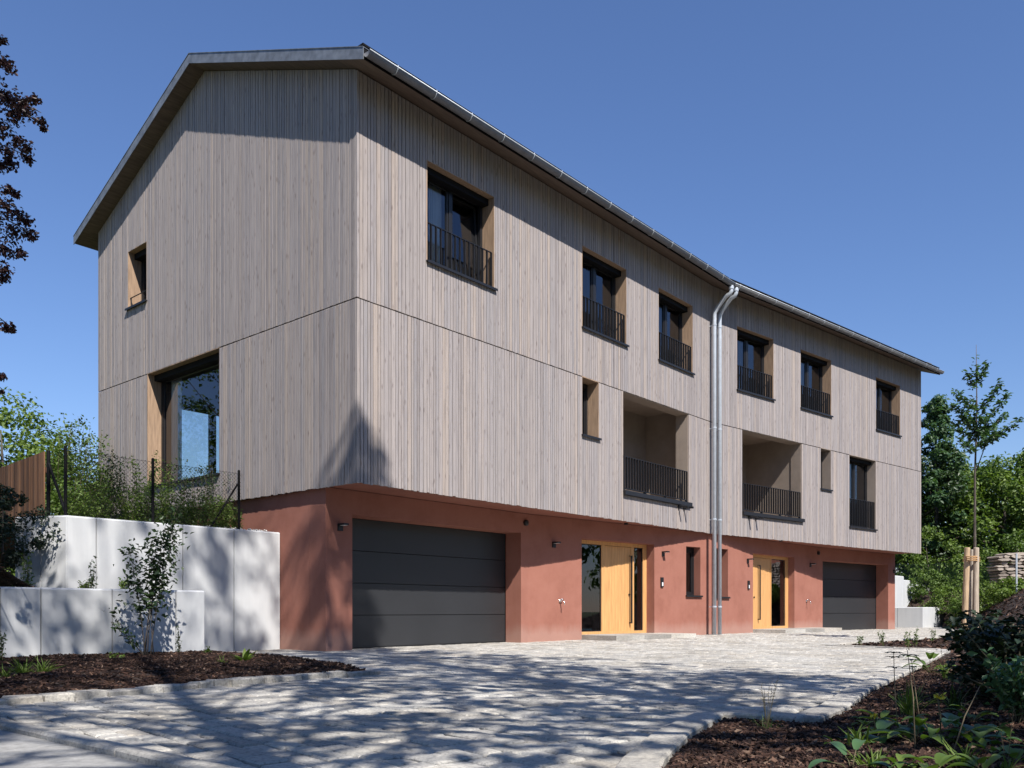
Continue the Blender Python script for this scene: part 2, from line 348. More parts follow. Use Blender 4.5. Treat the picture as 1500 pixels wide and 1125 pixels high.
fl.box(.45, 11.3, 4.2, 4.3, 3.21, 5.79, T2); fl.box(.3, 11, 4.5, 4.6, .02, 2.7, T1); fl.box(.3, 11, 4.5, 4.6, .02, 2.7, T2)
fl.build('inner_floors', M['room'], house)

# ---- timber boards
boards = []                                              # (size key, points, tone)
def clad(T, L, ops, zlo, zhi_fn, u_start=0.0, prio=1.0):
    cuts = [u_start]
    while cuts[-1] < L - 0.05: cuts.append(cuts[-1] + R.choice((0.058, 0.070, 0.070, 0.082, 0.094)))
    cuts[-1] = L
    for o in ops:
        for e in o[:2]:
            i = min(range(1, len(cuts) - 1), key=lambda k: abs(cuts[k] - e)); cuts[i] = e
    cuts = sorted(set(cuts))
    for a, b in zip(cuts, cuts[1:]):
        if b - a < 0.02: continue
        c = (a + b) / 2; v0 = R.uniform(0, 0.0045); tn = R.random(); g = R.choice((.0045, .006, .0075))
        spans = [(zlo, None)]
        for o in sorted(ops, key=lambda o: o[2]):
            if o[0] < c < o[1]:
                z0, _ = spans[-1]
                spans[-1] = (z0, o[2]); spans.append((o[3], None))
        for z0, z1 in spans:
            if z1 is None: za, zb = zhi_fn(a), zhi_fn(b)
            else: za = zb = z1
            if min(za, zb) - z0 < 0.04: continue
            jz = R.uniform(0, 0.006) + (R.choice((0, 0, .005, .010)) if z0 == ZB else 0)
            p = [T(a + g, v0, z0 + jz), T(b - g, v0, z0 + jz), T(b - g, 0.032, z0 + jz), T(a + g, 0.032, z0 + jz), T(a + g, v0, za), T(b - g, v0, zb), T(b - g, 0.032, zb), T(a + g, 0.032, za)]
            q = Vector(p[0]); d = max(1, (q.x - CAMX) * AXF[0] + (q.y - CAMY) * AXF[1])
            boards.append(((za - z0) * (b - a) / d ** 2 * prio, p, tn))
lowz = lambda u: ZJ - 0.009
def cut(ops, lo): return [o for o in ops.values() if (o[3] <= ZJ + .01) == lo]
clad(T1, L1, cut(OP1, True), ZB, lowz); clad(T1, L1, cut(OP1, False), ZJ + 0.009, lambda u: 9.105)
clad(T2, L2, cut(OP2, True), ZB, lowz); clad(T2, L2, cut(OP2, False), ZJ + 0.009, lambda u: 9.105)
clad(TG, DEP, cut(OPG, True), ZB, lowz, 0.03); clad(TG, DEP, cut(OPG, False), ZJ + 0.009, lambda u: roofz(u) - 0.012, 0.03)
boards.sort(key=lambda b: -b[0])
for _, p, tn in boards[:300]:
    m = MB(); m.hexa(p, tn); m.build('cladding_board', M['board'], house)
m = MB()
for _, p, tn in boards[300:]: m.hexa(p, tn)
m.build('cladding_boards', M['board'], house, kind='stuff')

# ---- soffit under the overhang, rendered ground floor
m = MB()
pts = [(0.036, 0.036), (L1, 0.036), T2(L2 - .03, 0.036, 0)[:2], T2(L2 - .03, 1.3, 0)[:2], (11.9, 1.3), (0.036, 1.3)]
m.add([(x, y, 2.7) for x, y in pts], [tuple(range(6))[::-1]]); m.build('overhang_soffit', M['red'], house)
def gf_wall(T, L, ops, u0=0.0, th=0.30):
    mb = MB(); grid_wall(mb, T, u0, L, -0.12, 2.69, 0, th, ops); return mb
G1 = (0.552, 4.986, -.2, 2.285); G2 = (0.116, 4.59, -.2, 2.295)
DO1 = (1.653, 4.243, -.2, 2.275); DO2 = (2.474, 5.136, -.2, 2.285); WG1 = (5.528, 6.145, 1.05, 2.295); WG2 = (0.40, 1.053, 1.03, 2.315)
m = MB()
grid_wall(m, S1, 0, SL1, -0.12, 2.69, 0, 0.43, [G1]); m.build('ground_floor_wall', M['red'], house)
m = gf_wall(S2, SL2, [DO1, WG1]); m.build('ground_floor_wall', M['red'], house)
m = gf_wall(S3, SL3, [DO2, WG2]); m.build('ground_floor_wall', M['red'], house)
m = MB(); grid_wall(m, S4, 0, SL4, -0.12, 2.69, 0, 0.45, [G2]); m.build('ground_floor_wall', M['red'], house)
m = MB(); m.box(0.09, 0.45, 1.334, DEP - .31, -0.12, 2.69); m.build('ground_floor_wall', M['red'], house)
m = MB(); m.box(L2 - .45, L2 - .075, 1.36, DEP - .31, -0.12, 2.69, T2); m.build('ground_floor_wall', M['red'], house)
# ---- roof
def roof_wing(T, ua, ub_fn, flip):
    """T wing transform; ua outer verge u (const), ub_fn(v) bisector u"""
    vs = [-0.51, DEP / 2, DEP + 0.51]
    mb = MB()
    for v0, v1 in ((vs[0], vs[1]), (vs[1], vs[2])):
        p = []
        for dz in (0, RT):
            p += [T(ua, v0, roofz(v0) + dz), T(ub_fn(v0), v0, roofz(v0) + dz), T(ub_fn(v1), v1, roofz(v1) + dz), T(ua, v1, roofz(v1) + dz)]
        mb.hexa(p)
    return mb
ub1 = lambda v: L1 + v * TB; ub2 = lambda v: -v * TB
roof_wing(T1, -0.295, ub1, 1).build('roof', M['soffit'], house)
roof_wing(T2, L2 + 0.28, ub2, -1).build('roof', M['soffit'], house)
for T, ua, s in ((T1, -0.30, -1), (T2, L2 + 0.285, 1)):
    mb = MB()
    for v0, v1 in ((-0.53, DEP / 2), (DEP / 2, DEP + 0.53)):
        p = []
        for dz in (-0.012, RT + 0.025):
            p += [T(ua, v0, roofz(v0) + dz), T(ua + s * 0.012, v0, roofz(v0) + dz), T(ua + s * 0.012, v1, roofz(v1) + dz), T(ua, v1, roofz(v1) + dz)]
        mb.hexa(p)
        p = []
        for dz in (RT + 0.025, RT + 0.035):
            p += [T(ua - s * 0.12, v0, roofz(v0) + dz), T(ua + s * 0.02, v0, roofz(v0) + dz), T(ua + s * 0.02, v1, roofz(v1) + dz), T(ua - s * 0.12, v1, roofz(v1) + dz)]
        mb.hexa(p)
    mb.build('verge_trim', M['zinc_dark'], house)
for T, ua, ub in ((T1, 0.20, 0.34), (T2, L2 - 0.25, L2 + 0.1)):
    mb = MB(); mb.box(ua, ub, -0.32, -0.20, roofz(-0.3) + RT - .01, roofz(-0.3) + RT + 0.16, T); mb.build('snow_guard', M['zinc_dark'], house)
# tiles: stepped, waved courses (front slopes; the rear is out of sight)
for T, ua, ubf, sg in ((T1, -0.18, ub1, 1), (T2, L2 + 0.16, ub2, -1)):
    mb = MB(); nv = 15
    for c in range(nv):
        v0 = -0.40 + c * 0.34; v1 = v0 + 0.36
        if v0 > DEP / 2: break
        v1 = min(v1, DEP / 2)
        ue = ubf(v0) - sg * 0.02; n = int(abs(ue - ua) / 0.055); row = []
        for i in range(n + 1):
            u = ua + (ue - ua) * i / n; h = 0.03 * abs(math.sin(i * math.pi / 4)) + 0.012
            row.append((T(u, v0, roofz(v0) + RT + h + 0.028), T(u, v1, roofz(v1) + RT + h), T(u, v0, roofz(v0) + RT)))
        for i in range(n):
            a, b = row[i], row[i + 1]; tn = ((i // 4) * 0.618 + c * 0.37) % 1
            mb.add([a[0], b[0], b[1], a[1], a[2], b[2]], [(0, 1, 2, 3) if sg > 0 else (3, 2, 1, 0), (4, 5, 1, 0) if sg > 0 else (0, 1, 5, 4)], tn)
    mb.build('roof_tiles', M['tiles'], house, kind='stuff')
# gutters, brackets, eaves board
for T, ua, ub, sg in ((T1, -0.30, L1 - 0.60 * TB - 0.02, 1), (T2, L2 + 0.27, 0.60 * TB + 0.02, -1)):
    mb = MB(); n = 9; ro, ri = 0.074, 0.070; vc, zc = -0.60, 8.985; vs = []; fs = []
    for u in (ua, ub):
        for r in (ro, ri):
            for k in range(n + 1):
                an = math.pi + math.pi * k / n; vs.append(T(u, vc + r * math.cos(an), zc + r * math.sin(an)))
    q = n + 1
    for k in range(n):
        fs += [(k, k + 1, 2 * q + k + 1, 2 * q + k), (q + k + 1, q + k, 3 * q + k, 3 * q + k + 1), (k, k + 1, q + k + 1, q + k), (2 * q + k, 2 * q + k + 1, 3 * q + k + 1, 3 * q + k)]
    vs += [T(ua, vc, zc)]; fs += [tuple([len(vs) - 1] + list(range(q)))]
    mb.add(vs, fs)
    g = mb.build('gutter', M['zinc_mid'], house, smooth=True)
    mb = MB(); mb.tube([T(ua, vc - ro, zc + 0.004), T(ub, vc - ro, zc + 0.004)], 0.010, 8); mb.build('gutter_bead', M['zinc'], g, smooth=True)
    u = ua + sg * 0.55
    while (u - ub) * sg < -0.2:
        mb = MB(); pp = [T(u, vc + 0.079 * math.cos(math.pi + math.pi * k / 7), zc + 0.079 * math.sin(math.pi + math.pi * k / 7)) for k in range(8)]
        mb.tube([pp[0], T(u, vc - 0.08, zc + 0.03)] , 0.007, 5)
        for a, b in zip(pp, pp[1:]): mb.tube([a, b], 0.006, 4)
        u += sg * 0.83; mb.build('gutter_bracket', M['zinc'], g)
    mb = MB(); mb.box(min(ua, ub), max(ua, ub), -0.522, -0.512, roofz(-.51) - 0.005, roofz(-.51) + RT + .02, T); mb.box(min(ua, ub), max(ua, ub), -0.512, -0.36, roofz(-.36) + RT + .005, roofz(-.36) + RT + .035, T); mb.build('eaves_trim', M['black'], house)
# downpipes
for xs, ys, top in ((11.60, -0.135, T1(L1 - 0.12, -0.6, 8.92)), (11.86, -0.15, T2(0.19, -0.6, 8.92))):
    a = Vector(top); mb = MB()
    pth = [a, a + Vector((0, 0, -0.13)), a + Vector((-0.01, 0.02, -0.20))]
    e = Vector((xs, ys, 8.36)); pth += [a.lerp(e, 0.30) + Vector((0, 0, -0.06)), a.lerp(e, 0.80) + Vector((0, 0, -0.02)), e + Vector((0, -0.01, -0.02)), e + Vector((0, 0, -0.14)), Vector((xs, ys, -0.05))]
    mb.tube(pth, 0.052, 14); p = mb.build('downpipe', M['zinc'], house, smooth=True)
    for z in (8.0, 5.35, 3.0, 0.75):
        mb = MB(); mb.tube([(xs, ys, z), (xs, ys, z + 0.03)], 0.060, 14); mb.box(xs - .008, xs + .008, ys, ys + .14, z, z + .025); mb.build('pipe_clamp', M['zinc'], p)
    mb = MB(); mb.tube([a + Vector((0, 0, -0.03)), a + Vector((0, 0, -0.09))], 0.066, 14); mb.build('outlet_collar', M['zinc'], p)

# ---- windows
def window(T, o, mull=(0.5,), rail=0.68, depth=0.29, curtain=None, reveal=True, tilt=False, sillout=0.045, rmat='reveal'):
    u0, u1, z0, z1 = o; f = 0.062
    mb = MB(); d0, d1 = depth, depth + 0.07
    zt = z1 - 0.10                                          # shutter box strip
    mb.box(u0, u1, d0, d1, zt, z1, T); mb.box(u0, u1, d0, d1, z0, z0 + f, T)
    mb.box(u0, u0 + f, d0, d1, z0 + f, zt, T); mb.box(u1 - f, u1, d0, d1, z0 + f, zt, T)
    ms = [u0 + f] + [u0 + (u1 - u0) * k for k in mull] + [u1 - f]
    for k in ms[1:-1]: mb.box(k - 0.045, k + 0.045, d0 - .004, d1, z0 + f, zt, T)
    wn = mb.build('window', M['dark'], house)
    if u1 - u0 > .7:
        mb = MB(); mb.box(u0 + .004, u1 - .004, depth - .15, depth - .001, z1 - .12, z1 - .004, T); mb.build('blind_box', M['black'], wn)
    panes = []
    for i in range(len(ms) - 1):
        a = ms[i] + (0.045 if i else 0); b = ms[i + 1] - (0.045 if i < len(ms) - 2 else 0); s = 0.042
        tl = 0.12 if (tilt and i == len(ms) - 2) else 0.0
        def TT(u, v, z, tl=tl): return T(u, v + tl * (z - z0) / (z1 - z0), z)
        mb = MB(); za, zb_ = z0 + f, zt
        mb.box(a, b, d0 + .012, d1 - .01, zb_ - s, zb_, TT); mb.box(a, b, d0 + .012, d1 - .01, za, za + s, TT)
        mb.box(a, a + s, d0 + .012, d1 - .01, za + s, zb_ - s, TT); mb.box(b - s, b, d0 + .012, d1 - .01, za + s, zb_ - s, TT)
        mb.build('sash', M['dark'], wn)
        mb = MB(); mb.add([TT(a + s - .004, d0 + .035, za + s - .004), TT(b - s + .004, d0 + .035, za + s - .004), TT(b - s + .004, d0 + .035, zb_ - s + .004), TT(a + s - .004, d0 + .035, zb_ - s + .004)], [(0, 3, 2, 1) if T is TG else (0, 1, 2, 3)])
        mb.build('pane', M['glass'], wn)
    mb = MB()
    mb.box(u0 - .028, u1 + .045, -sillout, depth + .01, z0 - .022, z0 + .002, T); mb.box(u0 - .028, u1 + .045, -sillout - .004, -sillout + .004, z0 - .04, z0 + .004, T)
    mb.build('sill', M['dark'], wn)
    if reveal:
        mb = MB(); e = 0.004
        mb.box(u0 - .020, u0 + e, 0.004, depth, z0, z1, T); mb.box(u1 - e, u1 + .020, 0.004, depth, z0, z1, T); mb.box(u0 + e, u1 - e, 0.004, depth, z1 - e, z1 + .02, T)
        mb.build('reveal', M[rmat], wn)
    if rail:
        mb = MB(); a, b = u0 + .012, u1 - .03; zr = z0 + rail
        mb.box(a, b, .035, .065, zr - .012, zr, T); mb.box(a, b, .035, .065, z0 + .035, z0 + .047, T)
        n = max(3, round((b - a) / 0.115))
        for k in range(n + 1):
            c = a + (b - a) * k / n; mb.box(c - .006, c + .006, .028, .072, z0 + .047, zr - .012, T)
        for k in (0, n):
            c = a + (b - a) * k / n; mb.box(c - .008, c + .008, .03, .10, z0 + .004, z0 + .06, T)
        mb.build('railing', M['dark'], wn)
    if curtain:
        for ca, cb in curtain:
            mb = MB(); vs = []; n = 28
            for k in range(n + 1):
                u = u0 + (u1 - u0) * (ca + (cb - ca) * k / n); v = depth + .17 + .03 * math.sin(k * 1.25) + .01 * math.sin(k * 2.7)
                vs += [T(u, v, z0 + .05), T(u, v, z1 - .05)]
            mb.add(vs, [(2 * k, 2 * k + 2, 2 * k + 3, 2 * k + 1) for k in range(n)]); mb.build('curtain', M['curtain'], wn, smooth=True)
    return wn
window(T1, OP1['W1'], tilt=True, curtain=[(0.28, 0.46)])
window(T1, OP1['W2'], curtain=[(0.5, 0.66)])
window(T1, OP1['W3'], curtain=[(0.4, 0.6)])
window(T1, OP1['W4'], mull=(), rail=0)
window(T2, OP2['W5'], curtain=[(0.45, 0.6)]); window(T2, OP2['W6'], curtain=[(0.42, 0.55)]); window(T2, OP2['W7'], curtain=[(0.3, 0.55)])
window(T2, OP2['W8'], mull=(), rail=0, rmat='plaster'); window(T2, OP2['W9'], rail=0.90, curtain=[(0.3, 0.6)], rmat='plaster')
window(TG, OPG['GS'], mull=(), rail=0)
gw = window(TG, OPG['GBW'], mull=(), rail=0, depth=0.30)
mb = MB(); z = 7.09 + 0.24; mb.tube([TG(6.78, .05, z), TG(7.56, .05, z)], 0.012, 6); mb.tube([TG(7.53, .05, z), TG(7.53, .06, 7.1)], 0.012, 6); mb.tube([TG(6.81, .05, z), TG(6.81, .06, 7.1)], 0.012, 6)
mb.build('guard_rail', M['dark'], house)
# rear window seen through the big gable window
mb = MB(); v0, v1 = DEP - .28, DEP - .2
for a, b in ((1.80, 1.83), (2.57, 2.74), (3.5, 3.6), (4.55, 4.6)): mb.box(a, b, v0, v1, 3.22, 5.49, T1)
mb.box(1.83, 4.55, v0 + .01, v1 - .01, 5.47, 5.5, T1); mb.box(1.83, 4.55, v0 + .01, v1 - .01, 3.2, 3.26, T1); rw = mb.build('window', M['dark'], house)
mb = MB(); mb.add([(1.83, DEP - .24, 3.2), (4.55, DEP - .24, 3.2), (4.55, DEP - .24, 5.5), (1.83, DEP - .24, 5.5)], [(0, 1, 2, 3)]); mb.build('pane', M['glass'], rw)
# curtain beside the big window inside
mb = MB(); vs = []
for k in range(25):
    y = 6.60 - k * 0.018; vs += [(0.46 + .02 * math.sin(k * 1.3), y, 3.25), (0.46 + .02 * math.sin(k * 1.3), y, 5.5)]
mb.add(vs, [(2 * k, 2 * k + 2, 2 * k + 3, 2 * k + 1) for k in range(24)]); mb.build('curtain', M['curtain'], gw, smooth=True)

cb = MB(); cb.box(0, .62, 0, .4, 0, .30); cb.box(.02, .60, -.006, 0, .02, .26); o_ = cb.build('cabinet', M['curtain']); o_.location = (1.60, .52, 6.62)
tag(o_, 'low pale cabinet inside behind the railing of the window nearest the gable', 'cabinet')
# ---- loggias
def loggia(T, o, ul, ur, dep, zc, spouts):
    u0, u1, z0, z1 = o; mb = MB(); t = .06
    mb.box(ul - t, ul, .35, dep + t, z0 - .06, zc + t, T); mb.box(ur, ur + t, .35, dep + t, z0 - .06, zc + t, T)
    mb.box(ul, ur, dep, dep + t, z0 - .06, zc + t, T); mb.box(ul, ur, .35, dep, zc, zc + t, T); mb.box(ul, ur, .35, dep, z0 - .1, z0 - .02, T)
    mb.box(ul, u0, .352, .37, z0, zc, T) if u0 - ul > .03 else None
    mb.box(u1, ur, .352, .37, z0, zc, T) if ur - u1 > .03 else None
    mb.box(ul, ur, .352, .37, z1 + .005, zc, T)
    e = 0.004
    mb.box(u0 - .02, u0 + e, .03, .352, z0, z1, T); mb.box(u1 - e, u1 + .02, .03, .352, z0, z1, T); mb.box(u0, u1, .03, .352, z1 - e, z1 + .02, T)
    lg = mb.build('loggia', M['plaster'], house)
    mb = MB(); mb.box(u0 - .01, u1 + .01, -.06, .36, z0 - .03, z0 + .004, T); mb.box(u0 - .02, u1 + .05, -.075, -.045, z0 - .09, z0 + .004, T); mb.box(u0 + .0, u1 + .0, -.045, -.005, z0 - .10, z0 - .03, T)
    mb.build('sill', M['dark'], lg)
    mb = MB(); a, b = u0 + .02, u1 - .10; zr = z0 + .775
    mb.box(a, b, -.02, .02, zr - .012, zr, T); mb.box(a, b, -.02, .02, z0 + .05, z0 + .065, T); n = round((b - a) / .115)
    for k in range(n + 1):
        c = a + (b - a) * k / n; mb.box(c - .006, c + .006, -.022, .022, z0 + .065, zr - .012, T)
    for k in (0, n // 3, 2 * n // 3, n):
        c = a + (b - a) * k / n; mb.box(c - .012, c + .012, -.02, .05, z0, z0 + .06, T)
    mb.build('railing', M['dark'], lg)
    for s in spouts:
        mb = MB(); mb.tube([T(s, .02, z0 - .13), T(s, -.26, z0 - .15)], .028, 10); mb.box(s - .04, s + .04, -.04, -.001, z0 - .18, z0 - .09, T); mb.build('drain_spout', M['dark'], lg)
    return lg
loggia(T1, OP1['LG1'], 7.40, 10.95, 1.5, 5.77, (10.0, 10.26))
loggia(T2, OP2['LG2'], 1.20, 4.36, 1.9, 5.77, (1.66, 1.98))

# ---- garage doors
def garage(T, o, dep, zb=0.02):
    u0, u1, _, z1 = o; mb = MB(); mb.box(u0 + .01, u1 - .01, dep + .05, dep + .09, zb - .1, z1 + .02, T)
    mb.box(u0 - .04, u0 + .0, dep - .02, dep + .04, zb - .1, z1, T) ; mb.box(u1, u1 + .04, dep - .02, dep + .04, zb - .1, z1, T)
    g = mb.build('garage_door', M['dark'], house); h = (z1 - zb) / 4
    for k in range(4):
        mb = MB(); mb.box(u0 + .005, u1 - .005, dep, dep + .045, zb + k * h + .006, zb + (k + 1) * h - .006, T); mb.build('door_panel', M['garage'], g)
    mb = MB(); mb.box(u0 + .005, u1 - .005, dep - .006, dep + .03, zb - .03, zb + .003, T); mb.build('rubber_seal', M['dark'], g)
garage(S1, G1, 0.44); garage(S4, G2, 0.46, 0.0)
# ---- entrance doors
def slab(mb, T, a, b, d, z0, z1, v=0.0): mb.box(a, b, d, d + .05 + v, z0, z1, T)
def entrance(T, o, dep, zb, posts, leaf, glasses, hu, hz):
    u0, u1, _, z1 = o; mb = MB()
    slab(mb, T, u0, u1, dep, z1 - .085, z1 + .01, .03); slab(mb, T, u0, u1, dep, zb - .05, zb + .055, .03)
    for a, b in posts: mb.box(a, b, dep, dep + .08, zb + .055, z1 - .085, T)
    d = mb.build('front_door', M['oak'], house)
    mb = MB(); n = 8; a0, a1 = leaf; wd = (a1 - a0) / n
    for k in range(n): mb.box(a0 + k * wd + .0015, a0 + (k + 1) * wd - .0015, dep + .012, dep + .06, zb + .02, z1 - .095, T, t=R.random())
    mb.build('door_leaf', M['oak'], d)
    for a, b in glasses:
        mb = MB(); mb.add([T(a, dep + .03, zb + .055), T(b, dep + .03, zb + .055), T(b, dep + .03, z1 - .085), T(a, dep + .03, z1 - .085)], [(0, 1, 2, 3)]); mb.build('pane', M['glass'], d)
        mb = MB(); s = .022
        mb.box(a, b, dep + .02, dep + .045, zb + .055, zb + .055 + s, T); mb.box(a, b, dep + .02, dep + .045, z1 - .085 - s, z1 - .085, T); mb.box(a, a + s, dep + .02, dep + .045, zb + .055 + s, z1 - .085 - s, T); mb.box(b - s, b, dep + .02, dep + .045, zb + .055 + s, z1 - .085 - s, T); mb.build('glazing_bead', M['dark'], d)
    mb = MB(); mb.box(hu - .018, hu + .018, dep - .075, dep - .045, hz[0], hz[1], T)
    for z in hz: mb.box(hu - .014, hu + .014, dep - .05, dep + .012, z - .014 if z == hz[1] else z, z if z == hz[1] else z + .028, T)
    mb.build('bar_handle', M['dark'], d)
    mb = MB(); k = (a0 + .07) if hu < (a0 + a1) / 2 else (a1 - .07); mb.tube([T(k, dep - .02, 1.05), T(k, dep + .013, 1.05)], .022, 10); mb.build('lock_cylinder', M['dark'], d)
entrance(S2, DO1, 0.24, 0.13, [(1.653, 1.70), (2.59, 2.715), (3.655, 3.765), (4.105, 4.243)], (2.715, 3.655), [(1.70, 2.59), (3.765, 4.105)], 3.60, (0.36, 1.98))
entrance(S3, DO2, 0.20, 0.15, [(2.474, 2.86), (3.975, 4.015), (4.945, 5.136)], (2.86, 3.975), [(4.015, 4.945)], 3.18, (0.40, 1.98))
# dark rooms behind door glass
# ---- ground floor windows
window(S2, WG1, mull=(), rail=0, depth=.20, reveal=False); window(S3, WG2, mull=(), rail=0, depth=.20, reveal=False)
# ---- lamps, vents, taps, intercoms
def lamp(T, t, z):
    mb = MB(); mb.box(t - .05, t + .05, -.022, 0.0, z - .09, z + .03, T); mb.box(t - .05, t + .05, -.17, -.022, z, z + .03, T)
    l = mb.build('wall_lamp', M['dark'], house); mb = MB(); mb.box(t - .035, t + .035, -.16, -.04, z - .004, z - .001, T); mb.build('lamp_glass', M['screen'], l)
for T, t, z in ((S1, .293, 2.08), (S2, .767, 2.115), (S2, 4.578, 2.09), (S3, 2.152, 2.083), (S3, 6.275, 2.12), (S4, 5.006, 2.097)): lamp(T, t, z)
for T, t in ((S1, 5.12), (S3, 6.84)):
    mb = MB(); mb.tube([T(t, 0.0, 2.5), T(t, -.05, 2.5)], .062, 14); mb.tube([T(t, -.05, 2.5), T(t, -.065, 2.5)], [.062, .03], 14)
    mb.build('vent_cap', M['dark'], house)
for T, t, z in ((S2, .957, .88), (S3, 5.975, .97)):
    mb = MB(); mb.tube([T(t, 0, z), T(t, -.012, z)], .035, 12); mb.tube([T(t, -.01, z), T(t, -.11, z), T(t, -.14, z - .03), T(t, -.14, z - .09)], .014, 8); mb.tube([T(t - .05, -.07, z + .035), T(t + .05, -.07, z + .035)], .010, 6); mb.tube([T(t, -.07, z), T(t, -.07, z + .035)], .010, 6)
    mb.build('garden_tap', M['chrome'], house, smooth=True)
for T, t, z in ((S2, 4.524, 1.36), (S3, 2.192, 1.38)):
    mb = MB(); mb.box(t - .05, t + .05, -.03, 0, z - .12, z + .12, T); i = mb.build('intercom', M['dark'], house)
    mb = MB(); mb.box(t - .018, t + .028, -.034, -.029, z - .09, z - .0, T); mb.build('call_plate', M['screen'], i)
for x, y in ((8.28, .40), (15.27, -.345)):
    mb = MB(); mb.tube([(x, y, 2.70), (x, y, 2.66)], .05, 14); mb.build('soffit_downlight', M['dark'], house)
mb = MB(); mb.box(-.55, .085, 5.1, 8.95, 1.5, 2.62); mb.build('plinth_box', M['dark'], house)

# ------------------------------------------------------------------ ground, paving, kerbs
def struct(o): o['kind'] = 'structure'; return o
mb = MB(); mb.add([(-300, -300, -.06), (400, -300, -.06), (400, 400, -.06), (-300, 400, -.06)], [(0, 1, 2, 3)]); struct(mb.build('ground', M['earth']))
mb = MB(); mb.add([(-14, -60, -.02), (-6.78, -60, -.02), (-6.78, 60, -.02), (-14, 60, -.02)], [(0, 1, 2, 3)]); struct(mb.build('road', M['asphalt']))
BEDR = [(-6.7, -9.2), (-5.36, -8.52), (-4.55, -8.20), (-3.55, -7.92), (-3.42, -8.2), (-3.42, -8.48), (-2.62, -8.38), (-1.2, -8.06), (1, -7.72), (6.95, -6.72), (7.22, -6.6), (7.82, -4.36), (11, -4.5), (16, -4.8), (22, -4.1), (27.6, -1.6), (29.4, -1.2), (29.4, .4), (60, 4), (60, -30), (-7, -30)]
BEDL = [(-8.5, -3.8), (-6.75, -3.85), (-5.88, -3.81), (-5.32, -3.74), (-4.62, -3.6), (-3.89, -3.54), (-3.1, -3.56), (-2.70, -3.6), (-2.62, -3.17), (-2.21, -1.62), (-1.94, -.06), (-1.93, 1.03), (-8.5, 1.03)]
KR = [(-6.7, -9.2), (-5.36, -8.52), (-4.55, -8.20), (-3.55, -7.92), (-3.42, -8.2), (-3.42, -8.48), (-2.62, -8.38), (-1.2, -8.06), (1, -7.72), (6.95, -6.72), (7.22, -6.6), (7.82, -4.36), (11, -4.5), (16, -4.8), (22, -4.1)]
def poly_dist(x, y, P):
    b = 1e9
    for (x0, y0), (x1, y1) in zip(P, P[1:]):
        dx, dy = x1 - x0, y1 - y0; t = max(0, min(1, ((x - x0) * dx + (y - y0) * dy) / (dx * dx + dy * dy))); b = min(b, math.hypot(x - x0 - t * dx, y - y0 - t * dy))
    return b
PAVE = [(-6.70, -9.15), (-5.29, -8.40), (-4.63, -8.18), (-3.45, -7.86), (-3.28, -8.11), (-3.3, -8.4), (-2.74, -8.32), (-1.3, -8.03), (.87, -7.67), (6.85, -6.72), (7.15, -6.58), (7.75, -4.3), (16, -4.75), (23, -3.9), (32, -2.0), (32, 3), (24.2, 0.2), (18.9, .5), (11.7, .6), (5.4, 1.45), (.3, 1.45), (.06, 2.2), (-1.96, 2.2), (-1.86, 1.03), (-1.94, -.06), (-2.2, -1.6), (-2.62, -3.15), (-2.78, -3.66), (-3.9, -3.62), (-5.3, -3.80), (-6.7, -3.84)]
mb = MB(); mb.add([(x, y, -.016) for x, y in PAVE], [tuple(range(len(PAVE)))]); pav = struct(mb.build('paving', M['joint']))
def pave_z(x, y): return 0.045 * max(0, 1 - ((x - 13) / 8) ** 2) * max(0, min(1, (y + 3.5) / 2.5)) if 5 < x < 21 else 0.0
stones = []
ca, sa = math.cos(math.radians(8)), math.sin(math.radians(8))
row = -8.0
while row < 33:
    wd = R.uniform(.128, .158); q = -14.0 + R.uniform(0, .3)
    while q < 8:
        ln = R.uniform(.14, .26); cx_, cy_ = row + wd / 2, q + ln / 2
        x, y = cx_ * ca + cy_ * sa, -cx_ * sa + cy_ * ca
        if inpoly(x, y, PAVE):
            ok = True
            for du, dv in ((-1, -1), (1, -1), (1, 1), (-1, 1)):
                px_, py_ = cx_ + du * wd / 2, cy_ + dv * ln / 2; X, Y = px_ * ca + py_ * sa, -px_ * sa + py_ * ca
                if x < 10 and ((inpoly(X, Y, BEDR) and poly_dist(X, Y, KR) > .05) or (inpoly(X, Y, BEDL) and poly_dist(X, Y, BEDL[1:12]) > .04)): ok = False
            if ok: stones.append((x, y, wd, ln))
        q += ln
    row += wd
def dep_of(x, y): return (x - CAMX) * AXF[0] + (y - CAMY) * AXF[1]
def inview(x, y):
    d = dep_of(x, y); l = (x - CAMX) * AXR[0] + (y - CAMY) * AXR[1]
    return d > 0.5 and abs(l) < .6 * d and (894.4 + CAMZ * 1262 / d) < 1127
def stone_geo(wd, ln, h=.05):
    g = .006; b = .011; a0, a1, c0, c1 = -wd / 2 + g, wd / 2 - g, -ln / 2 + g, ln / 2 - g
    j = lambda s=.006: R.uniform(-s, s)
    bot = [(a0 + j(), c0 + j()), (a1 + j(), c0 + j()), (a1 + j(), c1 + j()), (a0 + j(), c1 + j())]
    top = [(x * (1 - b / wd * 2), y * (1 - b / ln * 2)) for x, y in bot]
    tz = R.uniform(-.004, .004)
    v = [(x, y, -h) for x, y in bot] + [(x, y, -.009 + tz) for x, y in bot] + [(x, y, tz + R.uniform(-.003, .003)) for x, y in top]
    f = [(8, 9, 10, 11)] + [(i, (i + 1) % 4, 4 + (i + 1) % 4, 4 + i) for i in range(4)] + [(4 + i, 4 + (i + 1) % 4, 8 + (i + 1) % 4, 8 + i) for i in range(4)]
    return v, f
big = MB(); near = []
for s in stones: near.append((dep_of(s[0], s[1]) if inview(s[0], s[1]) else 1e6, s))
near.sort(key=lambda k: k[0])
VAR = {}
